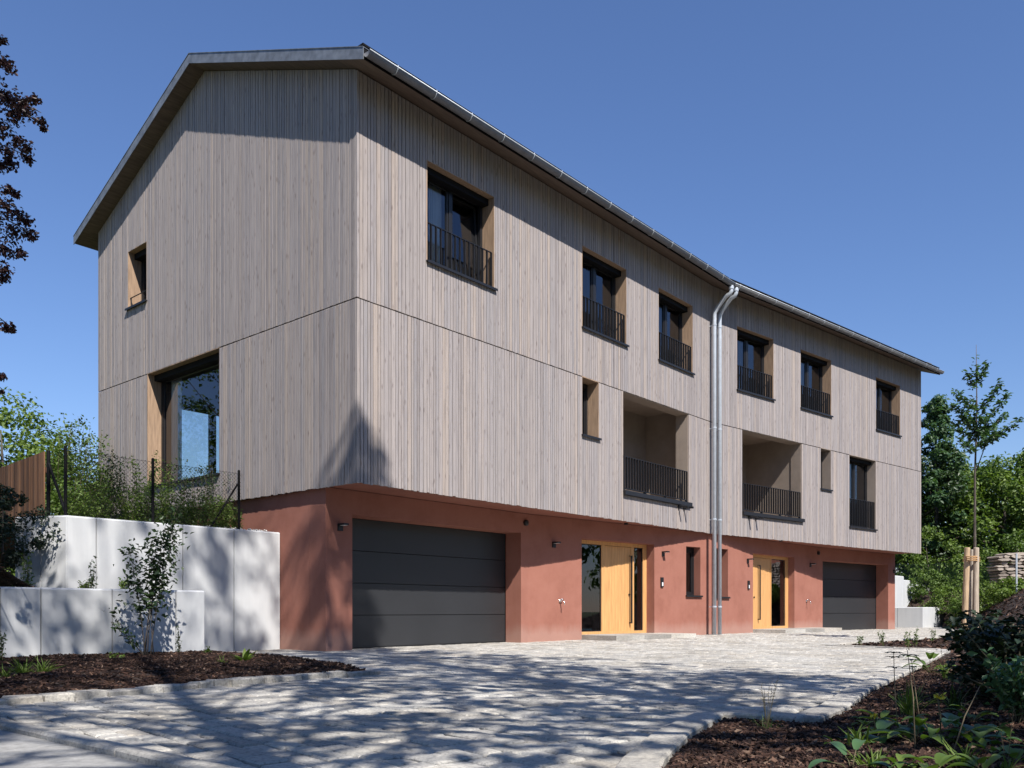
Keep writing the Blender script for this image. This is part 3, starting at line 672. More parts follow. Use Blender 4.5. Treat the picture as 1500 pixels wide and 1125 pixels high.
for i, (d, (x, y, wd, ln)) in enumerate(near):
    if i < 300 and d < 1e5:
        key = (round(wd, 2), round(ln / .03))
        if key not in VAR:
            v, f = stone_geo(wd, ln); m = MB(); m.add(v, f); VAR[key] = m.mesh('paving_stone', M['stone'])
        o = bpy.data.objects.new('paving_stone', VAR[key]); link(o, pav); o.location = (x, y, pave_z(x, y) + R.uniform(-.004, .004)); o.rotation_euler = (R.gauss(0, .012), R.gauss(0, .012), -math.radians(8) + R.choice((0, math.pi)))
    else:
        v, f = stone_geo(wd, ln); z0 = pave_z(x, y)
        big.add([(x + p[0] * ca + p[1] * sa, y - p[0] * sa + p[1] * ca, z0 + p[2]) for p in v], f, R.random())
big.build('paving_stones', M['stone'], pav, kind='stuff')
def kerb(name, pts, wd, h, lmin, lmax, base=-.05, jt=1.0):
    root = None; stones_ = []
    for (x0, y0), (x1, y1) in zip(pts, pts[1:]):
        L = math.hypot(x1 - x0, y1 - y0); n = max(1, round(L / R.uniform(lmin, lmax))); dx, dy = (x1 - x0) / L, (y1 - y0) / L; e = [0] + [k / n + R.uniform(-.12, .12) / n for k in range(1, n)] + [1]
        for a, b in zip(e, e[1:]): stones_.append((x0, y0, dx, dy, a * L, b * L))
    for i, (x0, y0, dx, dy, a, b) in enumerate(stones_):
        m = MB(); g = .004; j = lambda s=.008: R.uniform(-s, s) * jt; wj = wd + j(.01); hz = h + j(.005)
        def P(t, s, z): return (x0 + dx * t - dy * s, y0 + dy * t + dx * s, z)
        a_, b_ = a + g, b - g; c = .012
        ring0 = [P(a_, -wj / 2, base), P(b_, -wj / 2, base), P(b_, wj / 2, base), P(a_, wj / 2, base)]
        ring1 = [P(a_ + j(), -wj / 2 + j(), hz - c), P(b_ + j(), -wj / 2 + j(), hz - c), P(b_ + j(), wj / 2 + j(), hz - c), P(a_ + j(), wj / 2 + j(), hz - c)]
        ring2 = [P(a_ + c, -wj / 2 + c, hz + j(.003)), P(b_ - c, -wj / 2 + c, hz + j(.003)), P(b_ - c, wj / 2 - c, hz + j(.003)), P(a_ + c, wj / 2 - c, hz + j(.003))]
        f = [(8, 9, 10, 11)] + [(k, (k + 1) % 4, 4 + (k + 1) % 4, 4 + k) for k in range(4)] + [(4 + k, 4 + (k + 1) % 4, 8 + (k + 1) % 4, 8 + k) for k in range(4)]
        m.add(ring0 + ring1 + ring2, f, R.random())
        o = m.build('kerb_stone' if root else name, M['stone'], root)
        if root is None: root = o; o['kind'] = 'structure'
    return root
kerb('kerb', [(-6.75, -3.87), (-5.88, -3.83), (-5.32, -3.76), (-4.62, -3.63), (-3.89, -3.56), (-3.1, -3.58), (-2.70, -3.62)], .15, .05, .15, .25, jt=1.6)
kerb('kerb', [(-2.68, -3.5), (-2.62, -3.17), (-2.21, -1.62), (-1.94, -.06), (-1.9, 1.0)], .09, .012, .25, .4)
kerb('kerb', [(-6.7, -9.2), (-5.36, -8.52), (-4.55, -8.20), (-3.55, -7.92), (-3.42, -8.2), (-3.42, -8.48), (-2.62, -8.38), (-1.2, -8.06), (1, -7.72), (6.95, -6.72), (7.2, -6.62)], .19, .015, .45, .65, jt=.35)
kerb('kerb', [(7.22, -6.6), (7.82, -4.36), (11, -4.5), (16, -4.8), (22, -4.1)], .1, .02, .5, .9)
kerb('kerb', [(-6.72, -3.95), (-6.72, -6.5), (-6.72, -9.3)], .12, .013, .8, 1.0)
# entrance steps
for T, a, b, dd, z, lab in ((S2, 1.66, 4.55, 1.0, .125, 'low pale stone entrance step in front of the left oak door'), (S3, 2.50, 6.4, .95, .14, 'low pale stone entrance step in front of the right oak door')):
    e = empty('entrance_step', T(a, -.1, 0)); tag(e, lab, 'step'); n = 3; mi = e.location
    for k in range(n):
        m = MB(); u0, u1 = a + (b - a) * k / n + .003, a + (b - a) * (k + 1) / n - .003
        TL = lambda u, v, zz: tuple(Vector(T(u, v, zz)) - mi)
        m.box(u0, u1, -dd, .0 if T is S3 or u1 > 4.3 else .0, -.05, z, TL, R.random()); m.build('step_slab', M['stone'], e)
    m = MB(); o_ = DO1 if T is S2 else DO2; m.box(o_[0] + .004, o_[1] - .004, .003, .6, -.05, z - .003, TL, R.random()); m.build('threshold_slab', M['stone'], e)

# ------------------------------------------------------------------ beds, slope, garden terrace
def sstep(a, b, x): t = max(0, min(1, (x - a) / (b - a))); return t * t * (3 - 2 * t)
def bed_z(x, y):
    d = (x - 12) * .237 - (y + 5.5) * .97
    h = 1.4 * max(0, d - .8) * sstep(13, 24, x) ; h = 2.2 * (1 - math.exp(-h / 2.2)) if h > 0 else 0
    n = noise.noise(Vector((x * 1.3, y * 1.3, 0))) * .035 + noise.noise(Vector((x * 6, y * 6, 3))) * .012
    h *= sstep(-12, -6.5, y)
    e = poly_dist(x, y, KR) if x < 23 else 1
    h = max(h, 1.45 * sstep(27.8, 31.5, x) * sstep(-3.6, -1.0, y))
    return -.026 + .028 * sstep(.12, 1.0, e) + h + n * .8 * sstep(.1, .6, e)
def bed_mesh(name, poly, zf, xs, ys):
    idx = {}; vs = []; fs = []
    def vid(i, j):
        if (i, j) not in idx: idx[(i, j)] = len(vs); vs.append((xs[i], ys[j], zf(xs[i], ys[j])))
        return idx[(i, j)]
    for i in range(len(xs) - 1):
        for j in range(len(ys) - 1):
            if inpoly((xs[i] + xs[i + 1]) / 2, (ys[j] + ys[j + 1]) / 2, poly): fs.append((vid(i, j), vid(i + 1, j), vid(i + 1, j + 1), vid(i, j + 1)))
    m = MB(); m.add(vs, fs); return struct(m.build(name, M['soil'], smooth=True))
def stepped(a, b, s0, s1):
    r = [a]
    while r[-1] < b: r.append(r[-1] + s0 + (s1 - s0) * max(0, (r[-1] - a)) / (b - a))
    return r
bedr = bed_mesh('planting_bed', BEDR, bed_z, stepped(-7, 55, .07, .9), stepped(-16, 2.2, .1, .1))
def bedl_z(x, y): return .02 + .05 * sstep(-3.6, -2.5, y) + noise.noise(Vector((x * 1.5, y * 1.5, 7))) * .03 + noise.noise(Vector((x * 6, y * 6, 5))) * .012 + .9 * sstep(-5.4, -8, x) * sstep(-1.5, .8, y)
bedl = bed_mesh('planting_bed', BEDL, bedl_z, stepped(-8.5, -1.8, .07, .07), stepped(-3.95, 1.1, .07, .07))
TERR = [(-9, 1.13), (-1.98, 1.13), (-1.98, 2.1), (-9, 2.1)]
def terr_z(x, y): return .90 + noise.noise(Vector((x * 3, y * 3, 1))) * .025 + .75 * sstep(-4.0, -5.6, x)
terr = bed_mesh('planting_bed', TERR, terr_z, stepped(-9, -1.9, .08, .08), [1.10, 1.3, 1.5, 1.7, 1.9, 2.17])
# wood chips scattered on the soil
def chips(poly, zf, n, area, parent, size, seed):
    rr = random.Random(seed); m = MB(); k = 0; tries = 0
    while k < n and tries < n * 30:
        tries += 1; x, y = area(rr)
        if not inpoly(x, y, poly) or (poly is BEDR and x < 23 and poly_dist(x, y, KR) < .105 + .03 * rr.random()): continue
        z = zf(x, y) + rr.uniform(.0, .014); L = rr.uniform(.6, 1.5) * size; W = L * rr.uniform(.2, .5); h = rr.uniform(.003, .008)
        a = rr.uniform(0, 6.28); tx, ty = rr.gauss(0, .32), rr.gauss(0, .32); c, s = math.cos(a), math.sin(a)
        def P(u, v, w_): X = u * c - v * s; Y = u * s + v * c; return (x + X, y + Y, z + w_ + X * tx + Y * ty)
        tk = rr.random() ** 1.6
        m.hexa([P(-L / 2, -W / 2, 0), P(L / 2, -W / 3, 0), P(L / 2, W / 3, 0), P(-L / 2, W / 2, 0), P(-L / 2, -W / 2, h), P(L / 2, -W / 3, h), P(L / 2, W / 3, h), P(-L / 2, W / 2, h)], tk); k += 1
    o = m.build('bark_mulch', M['chip']); o['kind'] = 'stuff'; return o
def near_area(rr):
    d = 3.2 + 9 * rr.random() ** 1.7; l = rr.uniform(.05, .66) * d
    return CAMX + AXF[0] * d + AXR[0] * l, CAMY + AXF[1] * d + AXR[1] * l
chips(BEDR, bed_z, 42000, near_area, None, .030, 1)
chips(BEDR, bed_z, 16000, lambda rr: (rr.uniform(5, 36), rr.uniform(-9, .5)), None, .085, 2)
chips(BEDL, bedl_z, 24000, lambda rr: (rr.uniform(-7, -1.9), rr.uniform(-3.9, 1.03)), None, .038, 3)
chips(TERR, terr_z, 2500, lambda rr: (rr.uniform(-6.5, -2), rr.uniform(1.13, 2.1)), None, .06, 4)
# upper garden
GARD = [(-3.55, 2.31), (.05, 2.31), (.05, 20), (-30, 20), (-30, 6), (-5.5, 4.2), (-3.9, 3.6)]
def gard_z(x, y): return 1.90 + noise.noise(Vector((x * 1.2, y * 1.2, 9))) * .05 + .10 * sstep(3, 7, y)
bed_g = bed_mesh('garden_lawn', GARD, gard_z, stepped(-30, .2, .35, .12), stepped(2.27, 20, .12, .5)); bed_g.data.materials.clear(); bed_g.data.materials.append(M['earth'])

# ------------------------------------------------------------------ retaining walls
def panels(name, label, segs, z0, top, th=.14, extra=None):
    root = None
    e = empty(name, (segs[0][0][0], segs[0][0][1], 0)); tag(e, label, 'retaining wall'); mi = e.location.copy()
    for k, (P, Q) in enumerate(segs):
        dx, dy = Q[0] - P[0], Q[1] - P[1]; L = math.hypot(dx, dy); dx /= L; dy /= L
        def TL(u, v, z, P=P, dx=dx, dy=dy): return (P[0] + u * dx - v * dy - mi.x, P[1] + u * dy + v * dx - mi.y, z)
        m = MB(); tz = top[k] if isinstance(top, (list, tuple)) else top; g = .006; c = .012
        m.box(g, L - g, c, th, z0, tz - c, TL); m.hexa([TL(g, c, tz - c), TL(L - g, c, tz - c), TL(L - g, th, tz - c), TL(g, th, tz - c), TL(g + c, c * 2, tz), TL(L - g - c, c * 2, tz), TL(L - g - c, th, tz), TL(g + c, th, tz)])
        m.hexa([TL(g + .006, 0, z0), TL(L - g - .006, 0, z0), TL(L - g, c, z0), TL(g, c, z0), TL(g + .006, 0, tz - c * 2), TL(L - g - .006, 0, tz - c * 2), TL(L - g, c, tz - c), TL(g, c, tz - c)])
        m.build('wall_panel', M['concrete'], e)
    return e
panels('retaining_wall', 'tall pale concrete panel wall between red garage wall and garden fence',
       [((-3.86, 2.95), (-3.66, 2.55)), ((-3.66, 2.55), (-3.463, 2.16)), ((-3.463, 2.16), (-3.044, 2.16)), ((-3.044, 2.16), (-1.706, 2.16)), ((-1.706, 2.16), (-.806, 2.16)), ((-.806, 2.16), (.088, 2.16))], -.1, 2.02)
panels('retaining_wall', 'lower pale concrete panel wall behind the left bark bed, below the taller wall',
       [((-8.6, 1.03), (-7.2, 1.03)), ((-7.2, 1.03), (-5.95, 1.03)), ((-5.95, 1.03), (-4.70, 1.03)), ((-4.70, 1.03), (-4.23, 1.03)), ((-4.23, 1.03), (-3.33, 1.03)), ((-3.33, 1.03), (-2.426, 1.03)), ((-2.426, 1.03), (-1.98, 1.03))], -.1, .96)
# right side
yb = .35
def atx(x, Y):                                            # world X where the ray of pixel x crosses the line y = Y
    r = (x - 750) / 1262; dx, dy = AXF[0] + r * AXR[0], AXF[1] + r * AXR[1]; return CAMX + dx * (Y - CAMY) / dy
xs_ = [atx(x, yb) for x in (1300, 1324, 1339, 1355, 1371)]
panels('retaining_wall', 'white stepped concrete wall beyond the right garage, tallest step nearest the house', [((a, yb), (b, yb)) for a, b in zip(xs_, xs_[1:])], .3, [2.10, 1.95, 1.80, 1.69])
xc = atx(1352, -1.0); xr = atx(1381, -1.0); xr2 = atx(1400, -1.0)
panels('retaining_wall', 'low pale concrete wall with a corner in front of the white stepped wall', [((xc, 1.3), (xc, -.05)), ((xc, -.05), (xc, -1.0)), ((xc, -1.0), (xr, -1.0)), ((xr, -1.0), (xr2, -1.0))], -.1, .80)
mb = MB(); mb.add([(xc + .14, -.86, .74), (xr2, -.86, .74), (xr2, yb, .74), (xc + .14, yb, .74)], [(0, 1, 2, 3)]); struct(mb.build('planting_bed', M['soil']))

# ------------------------------------------------------------------ fences
def chain_fence(name, label, P, Q, z0, z1, posts, mat, pitch=.06, wr=.0020):
    e = empty(name, (P[0], P[1], z0)); tag(e, label, 'fence'); mi = Vector((P[0], P[1], z0)); L = math.hypot(Q[0] - P[0], Q[1] - P[1]); dx, dy = (Q[0] - P[0]) / L, (Q[1] - P[1]) / L; H = z1 - z0
    def W(u, z, s=0): return Vector((dx * u - dy * s, dy * u + dx * s, z))
    m = MB(); u = -H
    while u < L:
        for s in (1, -1):
            a, b = (u, u + H) if s > 0 else (u + H, u); za, zb_ = 0.0, H
            lo, hi = max(0, min(a, b)), min(L, max(a, b))
            if hi - lo < .02: continue
            f = lambda t: (t - a) / (b - a) * H
            p, q = W(lo, f(lo), .004 * s), W(hi, f(hi), .004 * s); d = (q - p).normalized(); n1 = d.orthogonal().normalized() * wr; n2 = d.cross(n1)
            m.add([p + n1, p - n1 * .5 + n2 * .87, p - n1 * .5 - n2 * .87, q + n1, q - n1 * .5 + n2 * .87, q - n1 * .5 - n2 * .87], [(0, 1, 4, 3), (1, 2, 5, 4), (2, 0, 3, 5)])
        u += pitch
    for z in (.02, H * .5, H - .01): m.tube([W(0, z), W(L, z)], .0025, 4)
    m.build('wire_mesh', mat, e)
    for u in posts:
        m = MB(); m.tube([W(u, -.6, .02), W(u, H + .04, .02)], .022, 10); m.tube([W(u, H + .04, .02), W(u, H + .055, .02)], [.024, .012], 10); m.build('post', M['black'], e)
    return e, W
e, W = chain_fence('chain_link_fence', 'dark wire mesh garden fence on the tall concrete wall, weeds behind it', (-3.42, 2.33), (-.58, 2.33), 2.0, 2.98, (0.02, 1.32, 2.82), M['black'])
m = MB(); m.tube([W(2.80, .80, .02), W(2.30, -.05, .12)], .017, 8); m.build('brace', M['black'], e)
pp = pxp(71, 660, 13.0)
e = empty('fence_post', (pp.x, pp.y, 1.5)); tag(e, 'black metal fence post with a slanting brace at the end of the plank fence', 'post')
m = MB(); m.tube([(0, 0, -.3), (0, 0, pp.z - 1.5)], .028, 10); m.build('post', M['black'], e)
q = pxp(100, 757, 12.75); m = MB(); m.tube([(0, 0, pp.z - 1.5 - .18), (q.x - pp.x, q.y - pp.y, 2.0 - 1.5)], .022, 8); m.build('brace', M['black'], e)
chain_fence('chain_link_fence', 'green wire mesh fence at the foot of the trees beyond the right garage', tuple(pxp(1300, 860, 38.5)[:2]), tuple(pxp(1452, 860, 36)[:2]), 1.5, 2.7, (0.3, 2.1, 4.2), M['wire'], .12, .004)
# plank fence
a = pxp(67, 663, 13.3); b = pxp(0, 682, 14.9); d = (b - a); d.z = 0; d.normalize()
e = empty('plank_fence', (a.x, a.y, 1.5)); tag(e, 'brown vertical plank fence at the left edge above the concrete wall', 'fence'); u = 0; nn = Vector((-d.y, d.x, 0))
while u < 3.4:
    wd = R.uniform(.095, .13); m = MB(); th = R.uniform(.0, .012)
    P = lambda t, s, z: tuple(d * t + nn * s + Vector((0, 0, z)))
    m.hexa([P(u + .003, th, -.1), P(u + wd - .003, th, -.1), P(u + wd - .003, th + .02, -.1), P(u + .003, th + .02, -.1), P(u + .003, th, 1.62 + R.uniform(-.012, .012)), P(u + wd - .003, th, 1.62 + R.uniform(-.012, .012)), P(u + wd - .003, th + .02, 1.62), P(u + .003, th + .02, 1.62)], R.random())
    m.build('plank', M['plank'], e); u += wd
m = MB()
for z in (.3, 1.3): m.hexa([P(0, -.05, z), P(3.4, -.05, z), P(3.4, -.002, z), P(0, -.002, z), P(0, -.05, z + .08), P(3.4, -.05, z + .08), P(3.4, -.002, z + .08), P(0, -.002, z + .08)], .2)
m.build('rail', M['plank'], e)

# ------------------------------------------------------------------ vegetation builders
def ptsphere(n, c, r, flat=1.0, shell=.55):
    d = NP.normal(size=(n, 3)); d /= np.linalg.norm(d, axis=1)[:, None]; rad = r * (shell + (1 - shell) * NP.uniform(0, 1, (n, 1))) * NP.uniform(.55, 1.0, (n, 1)) ** .4
    p = d * rad; p[:, 2] *= flat; return p + np.asarray(c), d
def tree(name, label, base, H, rad, mat, leaf=.2, nblob=40, per=180, crown0=.3, shape='round', group=None, trunk_r=.14, cat='tree', blob=.28, shell=.4, seed=None, flat=.75):
    rr = random.Random(seed if seed is not None else hash(label) % 1000)
    e = empty(name, base); tag(e, label, cat, group)
    m = MB(); lean = (rr.uniform(-.3, .3), rr.uniform(-.3, .3)); tp = [(lean[0] * t * t, lean[1] * t * t, H * .9 * t) for t in [k / 7 for k in range(8)]]
    m.tube(tp, [trunk_r * (1 - .85 * k / 7) for k in range(8)], 9)
    C = []; D = []; blobs = []
    for k in range(nblob):
        t = crown0 + (1 - crown0) * ((k + rr.random()) / nblob)
        f = (t - crown0) / (1 - crown0)
        if shape == 'round': env = math.sqrt(max(.03, 1 - (2 * f - .9) ** 2 / 1.25))
        elif shape == 'cone': env = (1 - f) ** .75 + .05
        else: env = .75 + .25 * math.sin(f * 3.1)
        a = k * 2.399 + rr.uniform(-.5, .5); rr_ = rad * env * (.35 + .65 * rr.random() ** .6)
        c = (math.cos(a) * rr_, math.sin(a) * rr_, H * t - H * .03); br = rad * blob * rr.uniform(.7, 1.3) * (.55 + .45 * env)
        blobs.append((c, br)); p, dd = ptsphere(int(per * rr.uniform(.7, 1.3)), c, br, flat, shell); C.append(p); D.append(dd)
        if k % 2 == 0:
            s = Vector((lean[0] * (t * .7) ** 2, lean[1] * (t * .7) ** 2, H * t * .72)); en = Vector(c); mid = s.lerp(en, .5) + Vector((0, 0, -.05 * rad)); r0 = trunk_r * (1 - t * .8) * .45
            m.tube([s, mid, en], [r0, r0 * .6, r0 * .25], 5)
    m.build('trunk', M['bark'], e, smooth=True)
    C = np.concatenate(C); D = np.concatenate(D) * .6 + np.array([0, 0, .55]) + NP.normal(size=(len(C), 3)) * .45
    leaf_mesh('crown', mat, C, D, leaf, .6, e); return e
def shrub(name, label, base, H, spread, nstem, mat, leaf=.05, per=60, t0=.25, cat='shrub', group=None, stem_r=.006, stemmat='stem', seed=1, aspect=.5, jitter=.10, lean=None, droop=0):
    rr = random.Random(seed); e = empty(name, base); tag(e, label, cat, group); m = MB(); C = []; D = []
    for k in range(nstem):
        a = rr.uniform(0, 6.28); sp = spread * rr.random() ** .6; h = H * rr.uniform(.6, 1.0) if k else H; b = (rr.uniform(-.25, .25) * spread, rr.uniform(-.25, .25) * spread, -.03)
        tip = Vector((math.cos(a) * sp + (lean[0] if lean else 0), math.sin(a) * sp + (lean[1] if lean else 0), h)); p = []
        for i in range(7):
            t = i / 6; p.append(Vector(b).lerp(tip, t) + Vector((math.cos(a) * sp * (t * t - t) * .6 + rr.uniform(-.01, .01), math.sin(a) * sp * (t * t - t) * .6 + rr.uniform(-.01, .01), -droop * sp * t * t)))
        m.tube(p, [stem_r * (1 - .8 * i / 6) for i in range(7)], 5)
        for _ in range(per):
            t = t0 + (1 - t0) * rr.random(); i = min(5, int(t * 6)); q = p[i].lerp(p[i + 1], t * 6 - i); w_ = jitter * (1.15 - t * .6)
            C.append(q + Vector((rr.gauss(0, w_), rr.gauss(0, w_), rr.gauss(0, w_ * .6)))); D.append((rr.gauss(0, .6), rr.gauss(0, .6), rr.gauss(.7, .4)))
    m.build('stem', M[stemmat], e, smooth=True)
    if C: leaf_mesh('foliage', mat, C, D, leaf, aspect, e)
    return e
def blade(m, base, az, L, W, lift, curl, n=6, t=0.0, fold=.15):
    """a broad or narrow leaf as a bent, folded strip"""
    d = Vector((math.cos(az), math.sin(az), 0)); s = Vector((-d.y, d.x, 0)); vs = []; p = Vector(base); an = lift
    for i in range(n + 1):
        f = i / n; w_ = W * math.sin(math.pi * min(.98, .08 + f * .92)) ** .8 * .5
        dirv = d * math.cos(an) + Vector((0, 0, math.sin(an))); up = Vector((0, 0, math.cos(an))) - d * math.sin(an)
        vs += [p + s * w_ + up * w_ * fold * 2, p, p - s * w_ + up * w_ * fold * 2]; p = p + dirv * L / n; an -= curl / n
    fs = []
    for i in range(n): fs += [(3 * i, 3 * i + 1, 3 * i + 4, 3 * i + 3), (3 * i + 1, 3 * i + 2, 3 * i + 5, 3 * i + 4)]
    m.add(vs, fs, t)
def broad_plant(label, base, n, L, W, mat, lift=(.5, 1.2), curl=1.3, stalk=.12, cat='plant', group=None, seed=1, name='broad_leaf_plant', flower=None):
    rr = random.Random(seed); e = empty(name, base); tag(e, label, cat, group)
    ms = MB()
    for k in range(n):
        az = k * 2.399 + rr.uniform(-.3, .3); st = stalk * rr.uniform(.5, 1.2); li = rr.uniform(*lift); b = Vector((math.cos(az) * st * math.cos(li), math.sin(az) * st * math.cos(li), st * math.sin(li)))
        if stalk > .02: ms.tube([(0, 0, -.01), b * .5 + Vector((0, 0, .01)), b], [.003, .0025, .002], 5)
        m = MB(); blade(m, b, az, L * rr.uniform(.7, 1.15), W * rr.uniform(.75, 1.15), li - .2, curl * rr.uniform(.7, 1.3), 7, rr.random()); m.build('leaf', mat, e, smooth=True)
    if flower:
        ms.tube([(0, 0, 0), (.01, 0, flower * .6), (0, .01, flower)], .004, 5); f = MB()
        for k in range(16): blade(f, (rr.gauss(0, .012), rr.gauss(0, .012), flower + rr.uniform(-.01, .012)), rr.uniform(0, 6.28), .022, .014, .8, .5, 2, rr.random())
        f.build('flower', M['petal'], e)
    if ms.v: ms.build('stem', M['stem'], e, smooth=True)
    return e
def tuft(label, base, n, H, W, mat, spread=.5, cat='grass', group=None, seed=1, name='grass_tuft', seedheads=0):
    rr = random.Random(seed); e = empty(name, base); tag(e, label, cat, group); m = MB()
    for k in range(n):
        blade(m, (rr.gauss(0, .02), rr.gauss(0, .02), -.01), rr.uniform(0, 6.28), H * rr.uniform(.5, 1.1), W, rr.uniform(1.57 - spread, 1.5), rr.uniform(.3, 1.2), 5, rr.random())
    m.build('blades', mat, e)
    if seedheads:
        m = MB()
        for k in range(seedheads):
            a = rr.uniform(0, 6.28); s = rr.uniform(.1, .9) * H; h = H * rr.uniform(1.2, 2.4); tip = Vector((math.cos(a) * s, math.sin(a) * s, h)); m.tube([(0, 0, 0), tip * .5 + Vector((0, 0, .06 * H)), tip], [.0016, .0012, .0008], 4)
            for j in range(7): q = tip * (1 - .06 * j); m.tube([q, q + Vector((rr.gauss(0, .012), rr.gauss(0, .012), .012))], [.0016, .0006], 4)
        m.build('seed_stem', M['stem'], e)
    return e

# ------------------------------------------------------------------ trees that shade the forecourt (beside and behind the camera)
tree('shade_tree', 'tall narrow tree behind the camera side of the forecourt', (-5.3, -12.7, 0), 19.5, 3.7, M['lf_green'], .24, 170, 17, .24, 'cone', trunk_r=.17, blob=.20, shell=.3, seed=3)
tree('shade_tree', 'broad leafy tree on the street side left of the camera', (-8.9, -12.9, 0), 22, 4.6, M['lf_green'], .25, 200, 20, .36, 'round', trunk_r=.15, blob=.16, shell=.3, seed=8)
tree('shade_tree', 'small leafy tree right of the camera beside the bed', (-3.9, -13.2, 0), 8.5, 2.8, M['lf_green'], .17, 90, 26, .42, 'round', trunk_r=.12, blob=.22, shell=.3, seed=5)
tree('shade_tree', 'second broad tree across the street left of the camera', (-14.0, -12.0, 0), 20.5, 4.5, M['lf_green'], .25, 150, 20, .36, 'round', trunk_r=.15, blob=.16, shell=.3, seed=18)
# copper beech at the left edge
e = empty('copper_beech', (-11.2, -3.6, 0)); tag(e, 'copper beech with dark purple leaves reaching in at the left edge', 'tree')
m = MB(); m.tube([(0, 0, -.1), (.1, 0, 3), (0, .1, 7), (.2, 0, 11), (.1, 0, 14)], [.34, .28, .2, .1, .03], 12); rr = random.Random(4)
C = []; D = []
tw = [(1, 59, .05), (5, 90, .09), (12, 99, .07), (14, 145, .13), (32, 150, .10), (50, 147, .06), (40, 163, .10), (21, 171, .10), (28, 160, .12), (61, 179, .05), (65, 189, .03), (5, 187, .10), (27, 206, .06), (37, 217, .08), (41, 234, .05), (13, 222, .10), (16, 240, .07), (3, 243, .09), (11, 281, .07), (24, 285, .04), (8, 302, .10), (24, 313, .09), (37, 323, .08), (45, 345, .07), (20, 340, .13), (8, 365, .12), (30, 372, .06), (8, 395, .08), (5, 408, .06), (10, 480, .07), (18, 484, .03), (2, 552, .04), (3, 574, .02), (-30, 120, .25), (-60, 200, .35), (-40, 300, .3), (-70, 380, .4), (-40, 470, .2)]
Zt = 8.6
for x, y, r in tw:
    c = pxp(x, y, Zt + rr.uniform(-.25, .25)) - e.location; n = int(60 + 4600 * r * r) ; p, dd = ptsphere(n, tuple(c), r * 1.35, .8, .1); C.append(p); D.append(dd)
for (x0, y0), (x1, y1) in (((-250, 40), (60, 165)), ((-250, 150), (40, 228)), ((-260, 220), (44, 340)), ((-240, 30), (12, 98)), ((-260, 300), (20, 482)), ((-230, 420), (3, 570)), ((-100, 100), (66, 188)), ((-120, 250), (30, 318))):
    a_, b_ = pxp(x0, y0, Zt + .6) - e.location, pxp(x1, y1, Zt) - e.location; mid = a_.lerp(b_, .5) + Vector((0, 0, .15)); m.tube([Vector((0, 0, a_.z * .8)), a_, mid, b_], [.07, .035, .014, .004], 6)
for k in range(70):
    t = rr.uniform(.2, 1); a_ = k * 2.399; rd = 4.3 * math.sqrt(max(.05, 1 - (2 * t - 1.05) ** 2)) * (.4 + .6 * rr.random()); c = (math.cos(a_) * rd, math.sin(a_) * rd, 14.5 * t)
    l = (c[0] - 11.2 - CAMX) * AXR[0] + (c[1] - 3.6 - CAMY) * AXR[1]; dd_ = (c[0] - 11.2 - CAMX) * AXF[0] + (c[1] - 3.6 - CAMY) * AXF[1]
    if l + 1.5 > -.60 * dd_ and dd_ > 0: continue
    p, d2 = ptsphere(120, c, 1.0 * rr.uniform(.7, 1.2), .7, .4); C.append(p); D.append(d2); m.tube([(0, 0, c[2] * .75), (c[0] * .5, c[1] * .5, c[2] * .9), c], [.06, .03, .01], 5)
m.build('trunk', M['bark'], e, smooth=True); C = np.concatenate(C); D = np.concatenate(D) * .5 + np.array([0, 0, .5]) + NP.normal(size=(len(C), 3)) * .5
sz = np.where(np.arange(len(C)) < sum(int(60 + 4600 * r * r) for *_, r in tw), .046, .22); leaf_mesh('crown', M['lf_copper'], C, D, sz, .62, e)

# ------------------------------------------------------------------ background trees
def gp(x, Z, z=0.0): p = pxp(x, 894.4, Z); return (p.x, p.y, z)
BG = [('pale bluish green tree rising just right of the house end', 1372, 41, 10.3, 2.4, 'lf_blue', 'cone'), ('broad mid green tree at the right edge of the picture', 1495, 41, 7.4, 3.6, 'lf_green', 'round'),
      ('dense green tree behind the young staked tree', 1430, 43, 7.0, 3.4, 'lf_green', 'round'), ('low dense green tree in front of the far trees', 1395, 43, 7.2, 3.0, 'lf_green', 'round'),
      ('bright green bushy tree above the log pile', 1475, 40, 6.4, 2.6, 'lf_light', 'round'), ('tall dark green tree beyond the right edge', 1570, 44, 8, 4, 'lf_green', 'round'), ('dark green tree hidden partly by the house end', 1325, 42, 8.2, 3.2, 'lf_dark', 'round')]
for i, (lab, x, Z, H, r, mt, sh) in enumerate(BG):
    tree('background_tree', lab, gp(x, Z, .8), H, r, M[mt], .20, 56, 190, .10, sh, 'trees beyond the right garden', .16, seed=20 + i, blob=.30, shell=.45)
for i, (lab, x, Z, H, r, mt) in enumerate([('light green bush under the trees, left of the stakes', 1362, 39, 3.4, 1.5, 'lf_light'), ('green bush under the trees just right of the stakes', 1448, 39, 2.2, 1.2, 'lf_light'), ('leafy bush beside the white stepped wall', 1330, 40, 3.4, 1.3, 'lf_green'), ('leafy green bush behind the log pile', 1495, 37, 3.0, 1.4, 'lf_green'), ('low bright bush between stakes and white wall', 1412, 38, 2.0, 1.3, 'lf_light')]):
    tree('bush', lab, gp(x, Z, 1.0), H, r, M[mt], .13, 26, 150, .05, 'round', 'bushes below the trees', .05, 'bush', seed=40 + i, blob=.36)
